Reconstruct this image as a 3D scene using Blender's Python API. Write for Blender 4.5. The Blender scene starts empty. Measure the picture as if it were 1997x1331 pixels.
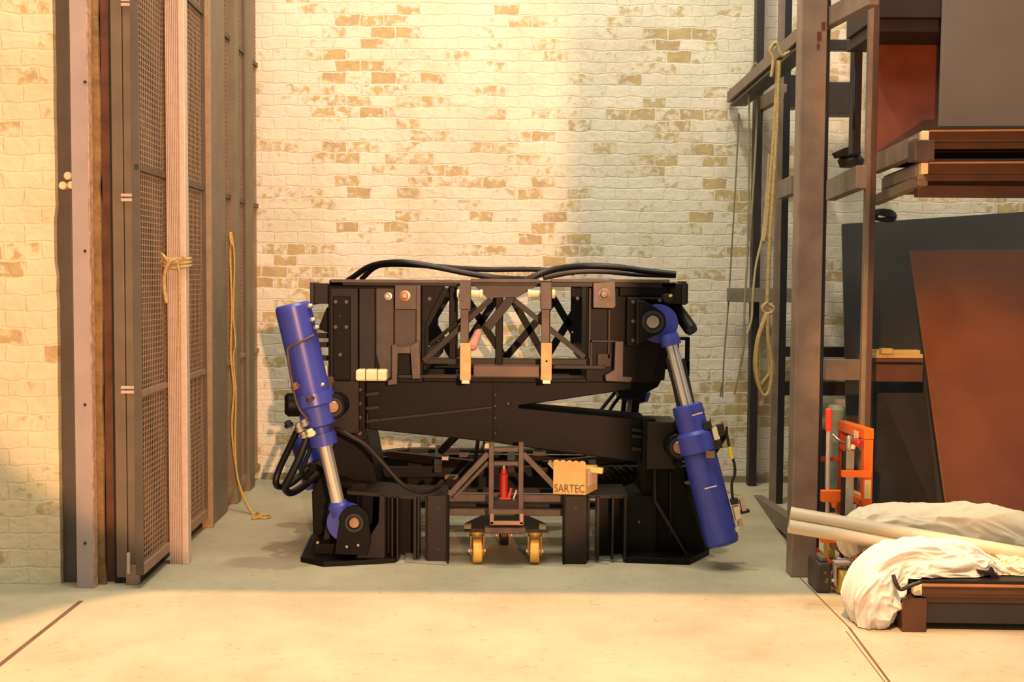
import bpy, bmesh, math, random
from mathutils import Vector, Matrix, noise
random.seed(7)
C = bpy.context.scene.collection
FPX, PITCH, EYE, ROLL = 2300.0, math.atan(125.5/2300.0), 1.6, math.radians(0.38)
# ---------------------------------------------------------------- camera
cam_d = bpy.data.cameras.new('camera'); cam = bpy.data.objects.new('camera', cam_d); C.objects.link(cam)
cam_d.sensor_width = 36; cam_d.lens = 36*FPX/1997.0
cam.location = (0, 0, EYE); cam.rotation_euler = (Matrix.Rotation(math.pi/2-PITCH, 3, 'X') @ Matrix.Rotation(ROLL, 3, 'Z')).to_euler()
cam_d.clip_end = 100; cam_d.clip_start = 0.05
bpy.context.scene.camera = cam
# ---------------------------------------------------------------- world, exposure
sc = bpy.context.scene
sc.view_settings.view_transform = 'Standard'; sc.view_settings.look = 'None'
sc.view_settings.gamma = 1; sc.view_settings.use_curve_mapping = False
sc.view_settings.exposure = 0.0
w = bpy.data.worlds.new('hall_air'); sc.world = w; w.use_nodes = True
w.node_tree.nodes['Background'].inputs[0].default_value = (1.0, 0.93, 0.77, 1)
w.node_tree.nodes['Background'].inputs[1].default_value = 0.62
# ---------------------------------------------------------------- lights
def spot(name, loc, aim, power, col, deg, blend, r):
    l = bpy.data.lights.new(name, 'SPOT'); l.energy = power; l.color = col
    l.spot_size = math.radians(deg); l.spot_blend = blend; l.shadow_soft_size = r
    o = bpy.data.objects.new(name, l); C.objects.link(o); o.location = loc
    o.rotation_euler = (Vector(aim)-Vector(loc)).to_track_quat('-Z', 'Y').to_euler(); return o
def area(name, loc, aim, power, col, sx, sy):
    l = bpy.data.lights.new(name, 'AREA'); l.energy = power; l.color = col
    l.shape = 'RECTANGLE'; l.size = sx; l.size_y = sy
    o = bpy.data.objects.new(name, l); C.objects.link(o); o.location = loc
    o.rotation_euler = (Vector(aim)-Vector(loc)).to_track_quat('-Z', 'Y').to_euler(); return o
WARM = (1.0, 0.52, 0.22)
spot('warm_wall_spot', (1.52, -5.0, 2.5), (-1.3, 9.2, 2.6), 6300, (1.0, 0.50, 0.25), 27, 0.12, 0.05)
spot('warm_floor_spot', (0.0, 1.0, 6.5), (0.2, 3.0, 0.0), 5200, (1.0, 0.52, 0.25), 50, 0.08, 0.03)
spot('warm_rack_spot', (-0.9, -2.2, 3.3), (2.85, 7.4, 0.75), 5600, (1.0, 0.46, 0.16), 11, 0.9, 0.05)
spot('warm_shelf_spot', (-0.6, -2.2, 1.0), (2.5, 6.6, 2.75), 2600, (1.0, 0.42, 0.14), 11, 0.5, 0.05)
spot('overhead_work_lamp', (0.0, 6.3, 7.6), (0, 6.8, 0), 760, (1.0, 0.90, 0.70), 150, 0.5, 0.12)
area('ceiling_lamp_row', (0.0, 4.6, 6.8), (0.0, 7.8, 0), 330, (1.0, 0.90, 0.70), 5.0, 1.2)

# ---------------------------------------------------------------- pixel -> world
cp, sp_ = math.cos(PITCH), math.sin(PITCH)
def ray(px, py):
    u = (px-998.5)/FPX; v = (665.5-py)/FPX; a = u*math.cos(ROLL)-v*math.sin(ROLL); b = u*math.sin(ROLL)+v*math.cos(ROLL)
    return Vector((a, cp+b*sp_, -sp_+b*cp))
def P(px, py, Y):
    d = ray(px, py); return Vector((0, 0, EYE))+d*(Y/d.y)
def proj(p):
    q = p-Vector((0, 0, EYE)); d = q.y*cp-q.z*sp_; a = q.x/d; b = (q.y*sp_+q.z*cp)/d
    return 998.5+FPX*(a*math.cos(ROLL)+b*math.sin(ROLL)), 665.5-FPX*(-a*math.sin(ROLL)+b*math.cos(ROLL))
def F(px, py, z=0.0):
    d = ray(px, py); return Vector((0, 0, EYE))+d*((z-EYE)/d.z)
V = Vector
# ---------------------------------------------------------------- materials
def lin(c):
    c = c/255.0
    return c/12.92 if c <= 0.04045 else ((c+0.055)/1.055)**2.4
def rgb(h):
    return (lin(int(h[0:2], 16)), lin(int(h[2:4], 16)), lin(int(h[4:6], 16)), 1)
MATS = {}
def mat(name, col, rough=0.5, metal=0.0, var=0.15, scale=6.0, bump=0.0, col2=None, bscale=40.0, spec=0.5):
    if name in MATS: return MATS[name]
    m = bpy.data.materials.new(name); m.use_nodes = True; N = m.node_tree.nodes; L = m.node_tree.links
    b = N['Principled BSDF']; b.inputs['Roughness'].default_value = rough; b.inputs['Metallic'].default_value = metal
    b.inputs['Specular IOR Level'].default_value = spec
    tc = N.new('ShaderNodeTexCoord'); nz = N.new('ShaderNodeTexNoise'); nz.inputs['Scale'].default_value = scale
    nz.inputs['Detail'].default_value = 5; L.new(tc.outputs['Object'], nz.inputs['Vector'])
    c = rgb(col)
    c2 = rgb(col2) if col2 else tuple(x*(1-var*2) for x in c[:3])+(1,)
    r = N.new('ShaderNodeValToRGB'); r.color_ramp.elements[0].position = 0.35; r.color_ramp.elements[1].position = 0.65
    r.color_ramp.elements[0].color = c2; r.color_ramp.elements[1].color = c
    L.new(nz.outputs['Fac'], r.inputs['Fac']); L.new(r.outputs['Color'], b.inputs['Base Color'])
    if bump:
        n2 = N.new('ShaderNodeTexNoise'); n2.inputs['Scale'].default_value = bscale; L.new(tc.outputs['Object'], n2.inputs['Vector'])
        bp = N.new('ShaderNodeBump'); bp.inputs['Strength'].default_value = bump; bp.inputs['Distance'].default_value = 0.01
        L.new(n2.outputs['Fac'], bp.inputs['Height']); L.new(bp.outputs['Normal'], b.inputs['Normal'])
    MATS[name] = m; return m
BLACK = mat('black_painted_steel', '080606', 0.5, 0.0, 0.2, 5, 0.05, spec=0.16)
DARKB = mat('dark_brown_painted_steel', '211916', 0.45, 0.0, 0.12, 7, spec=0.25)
RUBBER = mat('black_rubber', '0d0c0f', 0.5)
BLUE = mat('blue_enamel', '383f9e', 0.35, 0.0, 0.05, 3)
CHROME = mat('chromed_rod', 'd8d0c8', 0.22, 0.75, 0.03)
STEEL = mat('bare_steel', 'b9ac9e', 0.35, 0.9, 0.1, 12)
COPPER = mat('greased_pin', 'a07e6a', 0.4, 0.7, 0.15, 20)
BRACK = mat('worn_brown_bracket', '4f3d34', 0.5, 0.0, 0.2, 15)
WOOD = mat('pale_timber', 'd3a06c', 0.6, 0.0, 0.1, 20)
CREAM = mat('cream_plastic', 'e6cfa8', 0.5, 0.0, 0.05)
RED = mat('red_enamel', 'b3281e', 0.4)
ORANGE = mat('orange_enamel', 'ef6a14', 0.42, 0, 0.04)
ORANGERED = mat('orange_red_grip', 'ee3a1c', 0.5, 0, 0.03)
YELTYRE = mat('yellow_polyurethane', 'cfa648', 0.5, 0, 0.08)
RACK = mat('grey_brown_rack_paint', '7b6a5c', 0.5, 0, 0.12, 9, 0.04)
RACKD = mat('dark_rack_paint', '2a2422', 0.5, 0, 0.12, 9)
DOORST = mat('grey_olive_door_paint', '6e604d', 0.5, 0, 0.1, 6, 0.04)
DOORDK = mat('dark_olive_door_paint', '52473c', 0.55, 0, 0.1, 6)
WIRE = mat('wire_mesh_steel', '957b62', 0.5, 0.1, 0.1, 20)
ALU = mat('brushed_aluminium', 'c8b4a6', 0.45, 0.15, 0.06, 30)
CARD = mat('cardboard', 'c8a164', 0.8, 0, 0.05)
ROPE = mat('jute_rope', 'bfa56c', 0.8, 0, 0.15, 60, 0.5, None, 200)
ROPEY = mat('yellow_cord', 'c09a4c', 0.8, 0, 0.15, 60)
YELLOW = mat('yellow_tape', 'e8cf28', 0.5)
CLOTHW = mat('white_cotton', 'd6d0ca', 0.85, 0, 0.03, 3, 0.15, None, 120, 0.2)
CLOTHC = mat('cream_canvas', 'ddcfb6', 0.85, 0, 0.04, 3, 0.15, None, 120, 0.2)
PVC = mat('cream_pvc', 'cdbb9e', 0.4, 0, 0.03, 4)
BOARD = mat('brown_film_faced_ply', '6d4027', 0.38, 0, 0.08, 3)
GREYF = mat('grey_flat_paint', '5c5450', 0.6, 0, 0.06, 3)
SHEET = mat('dark_glossy_sheet', '3a3836', 0.3, 0, 0.1, 2)
INK = mat('black_ink', '594a3a', 0.8)

def brick_mat(name, axis, paint, ochre_amt=0.5, warm=False):
    m = bpy.data.materials.new(name); m.use_nodes = True; N = m.node_tree.nodes; L = m.node_tree.links
    b = N['Principled BSDF']; b.inputs['Roughness'].default_value = 0.75; b.inputs['Specular IOR Level'].default_value = 0.25
    tc = N.new('ShaderNodeTexCoord'); sx = N.new('ShaderNodeSeparateXYZ'); cx = N.new('ShaderNodeCombineXYZ')
    L.new(tc.outputs['Object'], sx.inputs[0]); L.new(sx.outputs[axis], cx.inputs[0]); L.new(sx.outputs[2], cx.inputs[1])
    nd = N.new('ShaderNodeTexNoise'); nd.inputs['Scale'].default_value = 7; nd.inputs['Detail'].default_value = 3
    L.new(cx.outputs[0], nd.inputs['Vector'])
    sub = N.new('ShaderNodeVectorMath'); sub.operation = 'SUBTRACT'; sub.inputs[1].default_value = (.5, .5, .5)
    scl = N.new('ShaderNodeVectorMath'); scl.operation = 'SCALE'; scl.inputs['Scale'].default_value = 0.05
    add = N.new('ShaderNodeVectorMath'); add.operation = 'ADD'
    L.new(nd.outputs['Color'], sub.inputs[0]); L.new(sub.outputs[0], scl.inputs[0])
    L.new(cx.outputs[0], add.inputs[0]); L.new(scl.outputs[0], add.inputs[1])
    br = N.new('ShaderNodeTexBrick'); L.new(add.outputs[0], br.inputs['Vector'])
    br.inputs['Scale'].default_value = 1; br.inputs['Brick Width'].default_value = 0.19; br.inputs['Row Height'].default_value = 0.088
    br.inputs['Mortar Size'].default_value = 0.007; br.inputs['Mortar Smooth'].default_value = 0.6; br.offset = 0.47
    br.inputs['Color1'].default_value = (0, 0, 0, 1); br.inputs['Color2'].default_value = (1, 1, 1, 1); br.inputs['Mortar'].default_value = (0, 0, 0, 1)
    # patches of bare brick
    n1 = N.new('ShaderNodeTexNoise'); n1.inputs['Scale'].default_value = 1.1; n1.inputs['Detail'].default_value = 2; L.new(cx.outputs[0], n1.inputs['Vector'])
    n2 = N.new('ShaderNodeTexNoise'); n2.inputs['Scale'].default_value = 18; n2.inputs['Detail'].default_value = 4; L.new(cx.outputs[0], n2.inputs['Vector'])
    def math_(op, a, bb):
        q = N.new('ShaderNodeMath'); q.operation = op
        for i, x in enumerate((a, bb)):
            if isinstance(x, (int, float)): q.inputs[i].default_value = x
            else: L.new(x, q.inputs[i])
        return q.outputs[0]
    s = math_('MULTIPLY', br.outputs['Color'], 0.55)
    s = math_('ADD', s, math_('MULTIPLY', n1.outputs['Fac'], 1.0))
    s = math_('ADD', s, math_('MULTIPLY', n2.outputs['Fac'], 0.9))
    inv = math_('SUBTRACT', 1.0, br.outputs['Fac'])
    s = math_('MULTIPLY', s, inv)
    rp = N.new('ShaderNodeValToRGB'); L.new(s, rp.inputs['Fac'])
    s2 = math_('MULTIPLY', s, 0.66)
    L.new(s2, rp.inputs['Fac'])
    rp.color_ramp.elements[0].position = 0.945-ochre_amt*0.12; rp.color_ramp.elements[0].color = (0, 0, 0, 1)
    rp.color_ramp.elements[1].position = 1.06-ochre_amt*0.12; rp.color_ramp.elements[1].color = (0.85, .85, .85, 1)
    n3 = N.new('ShaderNodeTexNoise'); n3.inputs['Scale'].default_value = 9; L.new(cx.outputs[0], n3.inputs['Vector'])
    oc = N.new('ShaderNodeValToRGB'); L.new(n3.outputs['Fac'], oc.inputs['Fac'])
    oc.color_ramp.elements[0].position = .35; oc.color_ramp.elements[0].color = rgb('a0855f')
    oc.color_ramp.elements[1].position = .62; oc.color_ramp.elements[1].color = rgb('b39a5e')
    n4 = N.new('ShaderNodeTexNoise'); n4.inputs['Scale'].default_value = 2.2; n4.inputs['Detail'].default_value = 6; L.new(cx.outputs[0], n4.inputs['Vector'])
    pc = N.new('ShaderNodeValToRGB'); L.new(n4.outputs['Fac'], pc.inputs['Fac'])
    c = rgb(paint)
    pc.color_ramp.elements[0].position = .35; pc.color_ramp.elements[0].color = (c[0]*.86, c[1]*.86, c[2]*.82, 1)
    pc.color_ramp.elements[1].position = .6; pc.color_ramp.elements[1].color = c
    mx = N.new('ShaderNodeMixRGB'); L.new(rp.outputs['Color'], mx.inputs['Fac']); L.new(pc.outputs['Color'], mx.inputs[1]); L.new(oc.outputs['Color'], mx.inputs[2])
    L.new(mx.outputs[0], b.inputs['Base Color'])
    h = math_('ADD', math_('MULTIPLY', inv, 0.5), math_('MULTIPLY', n2.outputs['Fac'], 1.2))
    h = math_('SUBTRACT', h, math_('MULTIPLY', rp.outputs['Color'], 0.7))
    bp = N.new('ShaderNodeBump'); bp.inputs['Strength'].default_value = 0.55; bp.inputs['Distance'].default_value = 0.012
    L.new(h, bp.inputs['Height']); L.new(bp.outputs['Normal'], b.inputs['Normal'])
    return m

# ---------------------------------------------------------------- mesh builder
class MB:
    def __init__(s): s.v = []; s.f = []; s.sm = []
    def add(s, vs, fs, smooth=False):
        n = len(s.v); s.v += [V(x) for x in vs]
        for f in fs: s.f.append([i+n for i in f]); s.sm.append(smooth)
        return s
    def hexa(s, c):   # 8 corners: bottom 4 ccw, top 4
        return s.add(c, [(3, 2, 1, 0), (4, 5, 6, 7), (0, 1, 5, 4), (1, 2, 6, 5), (2, 3, 7, 6), (3, 0, 4, 7)])
    def box(s, lo, hi, rz=0.0, about=None):
        x0, y0, z0 = lo; x1, y1, z1 = hi
        c = [V((x0, y0, z0)), V((x1, y0, z0)), V((x1, y1, z0)), V((x0, y1, z0)), V((x0, y0, z1)), V((x1, y0, z1)), V((x1, y1, z1)), V((x0, y1, z1))]
        if rz:
            a = V(about) if about else (c[0]+c[6])/2
            R = Matrix.Rotation(rz, 3, 'Z'); c = [a+R@(p-a) for p in c]
        return s.hexa(c)
    def pbox(s, x0, y0, x1, y1, Y, dy):
        ym = (y0+y1)/2; xm = (x0+x1)/2
        xa = P(x0, ym, Y).x; xb = P(x1, ym, Y).x; zt = P(xm, y0, Y).z; zb = P(xm, y1, Y).z
        return s.box((xa, Y, zb), (xb, Y+dy, zt))
    def prism(s, pts, d):
        pts = [V(p) for p in pts]; d = V(d); n = len(pts)
        fs = [list(range(n)), list(range(2*n-1, n-1, -1))]+[(i, i+n, (i+1) % n+n, (i+1) % n) for i in range(n)]
        return s.add(pts+[p+d for p in pts], fs)
    def ppoly(s, pix, Y, dy): return s.prism([P(x, y, Y) for x, y in pix], (0, dy, 0))
    def beam(s, a, b, w, h, up=(0, 0, 1)):
        a = V(a); b = V(b); d = (b-a).normalized(); side = d.cross(V(up))
        if side.length < 1e-4: side = d.cross(V((0, 1, 0)))
        side.normalize(); u = side.cross(d)
        A = side*w/2; B = u*h/2
        return s.hexa([a-A-B, a+A-B, b+A-B, b-A-B, a-A+B, a+A+B, b+A+B, b-A+B])
    def pbeam(s, x0, y0, x1, y1, Y, w, dep, Y1=None):   # bar in the frontal plane, w tall on screen (m), dep deep
        return s.beam(P(x0, y0, Y), P(x1, y1, Y if Y1 is None else Y1), dep, w)
    def lathe(s, a, b, prof, n=24, caps=True):
        a = V(a); b = V(b); L = b-a; d = L.normalized()
        x = d.orthogonal().normalized(); y = d.cross(x)
        vs = []; fs = []
        for t, r in prof:
            for i in range(n):
                q = 2*math.pi*i/n; vs.append(a+L*t+(x*math.cos(q)+y*math.sin(q))*r)
        for k in range(len(prof)-1):    # each band keeps its own rings, so machined edges stay crisp
            s.add(vs[k*n:(k+2)*n], [(i, (i+1) % n, n+(i+1) % n, n+i) for i in range(n)], True)
        if caps: s.add(vs[:n], [tuple(range(n-1, -1, -1))]); s.add(vs[-n:], [tuple(range(n))])
        return s
    def cyl(s, a, b, r, n=20, r1=None): return s.lathe(a, b, [(0, r), (1, r1 if r1 is not None else r)], n)
    def tube(s, pts, r, n=8, sub=8, closed=False):
        pts = [V(p) for p in pts]; q = []
        if len(pts) > 2 and sub > 1:
            for i in range(len(pts)-1):
                p0 = pts[max(i-1, 0)]; p1 = pts[i]; p2 = pts[i+1]; p3 = pts[min(i+2, len(pts)-1)]
                for k in range(sub):
                    t = k/sub
                    q.append(0.5*((2*p1)+(-p0+p2)*t+(2*p0-5*p1+4*p2-p3)*t*t+(-p0+3*p1-3*p2+p3)*t**3))
            q.append(pts[-1])
        else: q = pts
        vs = []; fs = []; nx = None
        for i, p in enumerate(q):
            d = (q[min(i+1, len(q)-1)]-q[max(i-1, 0)]).normalized()
            if nx is None: nx = d.orthogonal().normalized()
            nx = (nx-d*nx.dot(d)).normalized(); ny = d.cross(nx)
            for k in range(n):
                a = 2*math.pi*k/n; vs.append(p+(nx*math.cos(a)+ny*math.sin(a))*r)
        for i in range(len(q)-1):
            for k in range(n):
                j = (k+1) % n; fs.append((i*n+k, i*n+j, (i+1)*n+j, (i+1)*n+k))
        s.add(vs, fs, True); s.add(vs[:n], [tuple(range(n-1, -1, -1))]); s.add(vs[-n:], [tuple(range(n))])
        return s
    def ring(s, c, axis, R, r0, w, n=28):  # flat annulus of outer R inner r0, width w along axis
        c = V(c); d = V(axis).normalized(); x = d.orthogonal().normalized(); y = d.cross(x); vs = []; fs = []
        for (rr, o) in ((R, -w/2), (R, w/2), (r0, w/2), (r0, -w/2)):
            for i in range(n):
                a = 2*math.pi*i/n; vs.append(c+d*o+(x*math.cos(a)+y*math.sin(a))*rr)
        for k in range(4):
            for i in range(n):
                j = (i+1) % n; k2 = (k+1) % 4; fs.append((k*n+i, k*n+j, k2*n+j, k2*n+i))
        return s.add(vs, fs)
    def build(s, name, m, parent=None, bevel=0.0, kind=None):
        org = V(parent['_o']) if parent else V((sum(v.x for v in s.v)/len(s.v), sum(v.y for v in s.v)/len(s.v), min(v.z for v in s.v)))
        me = bpy.data.meshes.new(name); me.from_pydata([v-org for v in s.v], [], s.f)
        me.validate(); me.update()
        if len(me.polygons) == len(s.sm): me.polygons.foreach_set('use_smooth', s.sm)
        bm = bmesh.new(); bm.from_mesh(me); bmesh.ops.recalc_face_normals(bm, faces=bm.faces); bm.to_mesh(me); bm.free()
        o = bpy.data.objects.new(name, me); C.objects.link(o); me.materials.append(m)
        if parent: o.parent = parent
        else: o.location = org
        o['_o'] = tuple(org)
        if bevel:
            md = o.modifiers.new('edge', 'BEVEL'); md.width = bevel; md.segments = 2; md.limit_method = 'ANGLE'; md.angle_limit = 0.7
        if kind: o['kind'] = kind
        return o
def tag(o, label, cat, group=None, kind=None):
    o['label'] = label; o['category'] = cat
    if group: o['group'] = group
    if kind: o['kind'] = kind
    return o
def thing(name, loc, label, cat, group=None):
    o = bpy.data.objects.new(name, None); C.objects.link(o); o.location = loc; o['_o'] = tuple(loc); o.empty_display_size = .1
    return tag(o, label, cat, group)
def struct(o): o['kind'] = 'structure'; return o

# ================================================================ SETTING
WY = 9.2
fl = MB(); fl.box((-9, -7, -0.1), (9, WY+0.3, 0))
fm = bpy.data.materials.new('painted_concrete_floor'); fm.use_nodes = True
N = fm.node_tree.nodes; L = fm.node_tree.links; b = N['Principled BSDF']; b.inputs['Roughness'].default_value = 0.62; b.inputs['Specular IOR Level'].default_value = 0.3
tc = N.new('ShaderNodeTexCoord'); n1 = N.new('ShaderNodeTexNoise'); n1.inputs['Scale'].default_value = 1.6; n1.inputs['Detail'].default_value = 8; n1.inputs['Roughness'].default_value = 0.65
L.new(tc.outputs['Object'], n1.inputs['Vector']); r = N.new('ShaderNodeValToRGB'); r.color_ramp.elements[0].position = .3; r.color_ramp.elements[0].color = rgb('989078'); r.color_ramp.elements[1].position = .62; r.color_ramp.elements[1].color = rgb('afa68c')
n2 = N.new('ShaderNodeTexNoise'); n2.inputs['Scale'].default_value = 26; n2.inputs['Detail'].default_value = 3; L.new(tc.outputs['Object'], n2.inputs['Vector'])
r2 = N.new('ShaderNodeValToRGB'); r2.color_ramp.elements[0].position = .27; r2.color_ramp.elements[0].color = (.55, .55, .55, 1); r2.color_ramp.elements[1].position = .36; r2.color_ramp.elements[1].color = (1, 1, 1, 1)
mx = N.new('ShaderNodeMixRGB'); mx.blend_type = 'MULTIPLY'; mx.inputs[0].default_value = .5
L.new(n1.outputs['Fac'], r.inputs[0]); L.new(n2.outputs['Fac'], r2.inputs[0]); L.new(r.outputs[0], mx.inputs[1]); L.new(r2.outputs[0], mx.inputs[2]); L.new(mx.outputs[0], b.inputs['Base Color'])
bp = N.new('ShaderNodeBump'); bp.inputs['Strength'].default_value = .15; bp.inputs['Distance'].default_value = .01; L.new(n2.outputs['Fac'], bp.inputs['Height']); L.new(bp.outputs[0], b.inputs['Normal'])
struct(fl.build('floor', fm))
BRB = brick_mat('whitewashed_brick_back', 0, 'd8cfbc', 0.62)
BRL = brick_mat('whitewashed_brick_pillar', 0, 'd8cbaa', 0.5)
struct(MB().box((-3.6, WY, 0), (9, WY+0.3, 7.5)).build('wall_back', BRB))
# brick pier on the left, with a slightly ragged arris
pier = MB(); xr = P(111, 600, 6.0).x; zs = [i*0.072 for i in range(0, 98)]
poly = [V((-6, 6.0, 0))]+[V((xr+random.uniform(-.0025, .0015)-(0.008 if 22 < i < 27 else 0), 6.0, z)) for i, z in enumerate(zs)]+[V((-6, 6.0, zs[-1]))]
pier.prism(poly, (0, 0.5, 0)); struct(pier.build('wall_left', BRL))
MASK = mat('dark_masking_wall', '2b2622', 0.9)
struct(MB().box((1.225, -1.2, 0), (6, -1.0, 7.5)).build('wall_light_blocker', MASK))  # added wall out of view, cuts the warm wall spot's right edge
struct(MB().box((-6, 3.0, 3.84), (6, 3.15, 4.7)).build('trim_17', MASK))  # added unseen beam, cuts off the warm floor spot's far edge
struct(MB().box((-4.2, 6.5, 0), (-4.0, WY, 7)).build('wall_side', mat('dark_brown_recess', '4a3423', 0.9)))

# grooves in the floor
JO = mat('floor_joint', '6a4c38', 0.9)
def strip(a, b, wd, nm):
    a = V(a); b = V(b); d = (b-a).normalized(); n = V((-d.y, d.x, 0))*wd/2; u = V((0, 0, .0015))
    struct(MB().hexa([a-n, b-n, b+n, a+n, a-n+u, b-n+u, b+n+u, a+n+u]).build(nm, JO))
strip(F(-60, 1345), F(158, 1173), 0.022, 'trim_1')
strip(F(1560, 1128), F(1656, 1225), 0.006, 'trim_2')
strip(F(1656, 1225), F(1745, 1345), 0.010, 'trim_3')
strip(F(1650, 1232), F(1736, 1345), 0.004, 'trim_4')
struct(MB().box((-1.95, WY-0.03, 0), (9, WY, 0.05)).build('baseboard_back', mat('dirty_plinth', '8a8068', .9)))

# ---------------------------------------------------------------- left gate line
TOP = 4.6
def vpost(mb, x0, x1, Yf, dy, z0=0.0, z1=TOP, ypix=1000):   # frontal post whose base spans pixels x0..x1
    xa = P(x0, ypix, Yf).x; xb = P(x1, ypix, Yf).x
    mb.box((xa, Yf, z0), (xb, Yf+dy, z1)); return mb
struct(vpost(MB(), 113, 148, 6.04, .05).build('trim_5', DOORDK, bevel=.004))
jp = struct(vpost(MB(), 148, 180, 5.93, .02, 0.0).build('trim_6', mat('pale_lilac_painted_plank', 'a3928d', .6, 0, .08, 3, .1), bevel=.003))
xj = P(180, 1000, 5.93).x
struct(MB().box((xj, 5.93, 0), (xj+.006, 5.985, TOP)).build('trim_7', mat('raw_timber_edge', 'c09a84', .7, 0, .2, 25, .2), bevel=.002))
for q in (160, 490, 790, 1060):
    c = P(166, q, 5.93); MB().cyl(c+V((0, -.004, 0)), c+V((0, .002, 0)), .008, 8).build('screw_head', RACKD, jp)
och = MB(); x0 = P(187, 1000, 6.0).x; x1 = P(204, 1000, 6.0).x
och.prism([V((x0, 6.0, 0))]+[V((x1+random.uniform(-.006, .004), 6.0, z*.12)) for z in range(0, 38)]+[V((x0, 6.0, 4.5))], (0, .02, 0))
struct(och.build('trim_8', mat('rough_ochre_render', '8a6c42', .85, 0, .2, 12, .6)))
rb_ = MB(); vpost(rb_, 207, 226, 6.06, .02)
struct(rb_.build('trim_9', mat('rusty_strip', '6a4530', .85, 0, .25, 6, .3)))
struct(MB().box((P(204, 1000, 6.3).x, 6.3, 0), (P(230, 1000, 6.3).x, 6.35, TOP)).build('trim_10', MASK))

# the folding mesh gate: line along the floor from A to B
GA = F(272, 1150); GB = F(517, 921)
gd = (GB-GA).normalized(); gn = V((gd.y, -gd.x, 0))    # gn points into the room (to the right)
def gpt(xpix):                                         # point of the gate line under a pixel column (row ~ base)
    # intersect vertical plane of the line with plane through the camera and pixel column at the base row
    lo, hi = -0.5, 5.0
    for _ in range(50):
        m_ = (lo+hi)/2; p = GA+gd*m_; pr = proj(p)[0]
        if pr < xpix: lo = m_
        else: hi = m_
    return lo
def gbox(mb, t0, t1, z0, z1, n0, n1):
    a = GA+gd*t0; c = GA+gd*t1; u = V((0, 0, 1))
    return mb.hexa([a+gn*n0+u*z0, a+gn*n1+u*z0, c+gn*n1+u*z0, c+gn*n0+u*z0, a+gn*n0+u*z1, a+gn*n1+u*z1, c+gn*n1+u*z1, c+gn*n0+u*z1])
def leaf(idx, xa, xb, label, stileA=.008, stileB=.035, kick=0.98):
    t0, t1 = gpt(xa), gpt(xb); a = GA+gd*((t0+t1)/2)
    root = bpy.data.objects.new('door_%d' % idx, None); C.objects.link(root); root.location = a; root['_o'] = tuple(a); root['kind'] = 'structure'
    gbox(MB(), t0, t0+stileA, .07, TOP, -.02, .02).build('stile', DOORDK, root, .002)
    gbox(MB(), t1-stileB, t1, .07, TOP, -.02, .02).build('stile', DOORDK, root, .002)
    gbox(MB(), t0, t1, .07, .12, -.02, .02).build('bottom_rail', WIRE, root, .002)
    for z in (kick, 2.12, 3.2): gbox(MB(), t0, t1, z, z+.03, -.008, .016).build('cross_rail', WIRE if z == kick else DOORDK, root)
    m = MB(); cell = .034; n = int((t1-t0-stileA-stileB)/cell)
    for i in range(1, n+1):
        t = t0+stileA+i*(t1-t0-stileA-stileB)/(n+1); gbox(m, t-.003, t+.003, .1, 4.2, -.001, .002)
    nz = int(4.1/.03)
    for i in range(nz):
        z = .1+i*.03; gbox(m, t0+stileA, t1-stileB, z-.003, z+.003, -.003, .001)
    m.build('wire_mesh', WIRE, root)
    return root, t0, t1
# dark sheet a hand's width behind the mesh, standing in for the dark void
t_end = gpt(517)
struct(gbox(MB(), 0.12, t_end, 0, 4.6, -.16, -.12).build('gate_void_backing', mat('dark_brown_void', '1d1611', .9, 0, .25, 3)))
# meeting stiles with hinges, frontal
st = bpy.data.objects.new('door_1', None); C.objects.link(st); p0 = F(248, 1150); st.location = p0; st['_o'] = tuple(p0); st['kind'] = 'structure'
vpost(MB(), 226, 247.3, 6.03, .06, .03).build('stile', DOORST, st, .003)
vpost(MB(), 249, 271, 6.03, .06, .03).build('stile', DOORST, st, .003)
for zp in (4, 385, 760):
    hb = MB()
    for k in (0, 1):
        a = P(236, zp-4+k*9, 6.02); c = P(263, zp-4+k*9, 6.02); hb.beam(a, c, .012, .016)
    hb.build('hinge', ALU, st, .002)
fb = P(248, 1135, 6.02); MB().box((fb.x+.0, 6.0, 0), (P(271, 1135, 6.0).x, 6.03, .10)).build('floor_shoe', WIRE, st, .003)
bb = P(251, 1110, 5.99); MB().box((bb.x-.008, 5.985, .06), (bb.x+.008, 6.0, .17)).build('drop_bolt', ALU, st, .002)
leaf(2, 273, 333, '')
leaf(3, 366, 402, '')
leaf(4, 434, 452, '', .02, .02)
leaf(5, 456, 478, '', .03, .02, 1.0)
leaf(6, 487, 508, '', .02, .03, 1.0)
def solid(idx, xa, xb, m_, n0=-.03, n1=.03, z0=.0):
    root = gbox(MB(), gpt(xa), gpt(xb), z0, TOP, n0, n1).build('trim_%d' % idx, m_, None, .004); struct(root)
solid(11, 404, 434, DOORST, -.03, .035)
solid(12, 400, 403, WIRE, -.02, .05)
solid(13, 450, 457, DOORST, -.03, .05)
solid(14, 477, 487, DOORST, -.03, .04)
solid(15, 507, 518, DOORDK, -.03, .03)
struct(gbox(MB(), 0.12, t_end, 0.0, .05, -.12, -.03).build('trim_16', MASK))

# ribbed aluminium mast standing in front of the gate
ax = F(348, 1101); mast = thing('aluminium_mast', ax, 'tall pale ribbed aluminium mast standing upright against the mesh gate, rope tied round it', 'post')
xl = P(331, 1090, ax.y).x; xrr = P(355, 1090, ax.y).x; xr2 = P(368, 1090, ax.y).x
m = MB(); n = 7; wv = (xrr-xl)/n
m.box((xl, ax.y+.012, 0), (xrr, ax.y+.07, TOP))
for i in range(n): m.box((xl+i*wv+.001, ax.y, 0), (xl+(i+.62)*wv, ax.y+.014, TOP))
m.build('ribbed_profile', ALU, mast)
MB().box((xrr+.003, ax.y-.006, 0), (xr2, ax.y+.06, TOP)).build('flat_profile', ALU, mast, .004)
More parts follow.
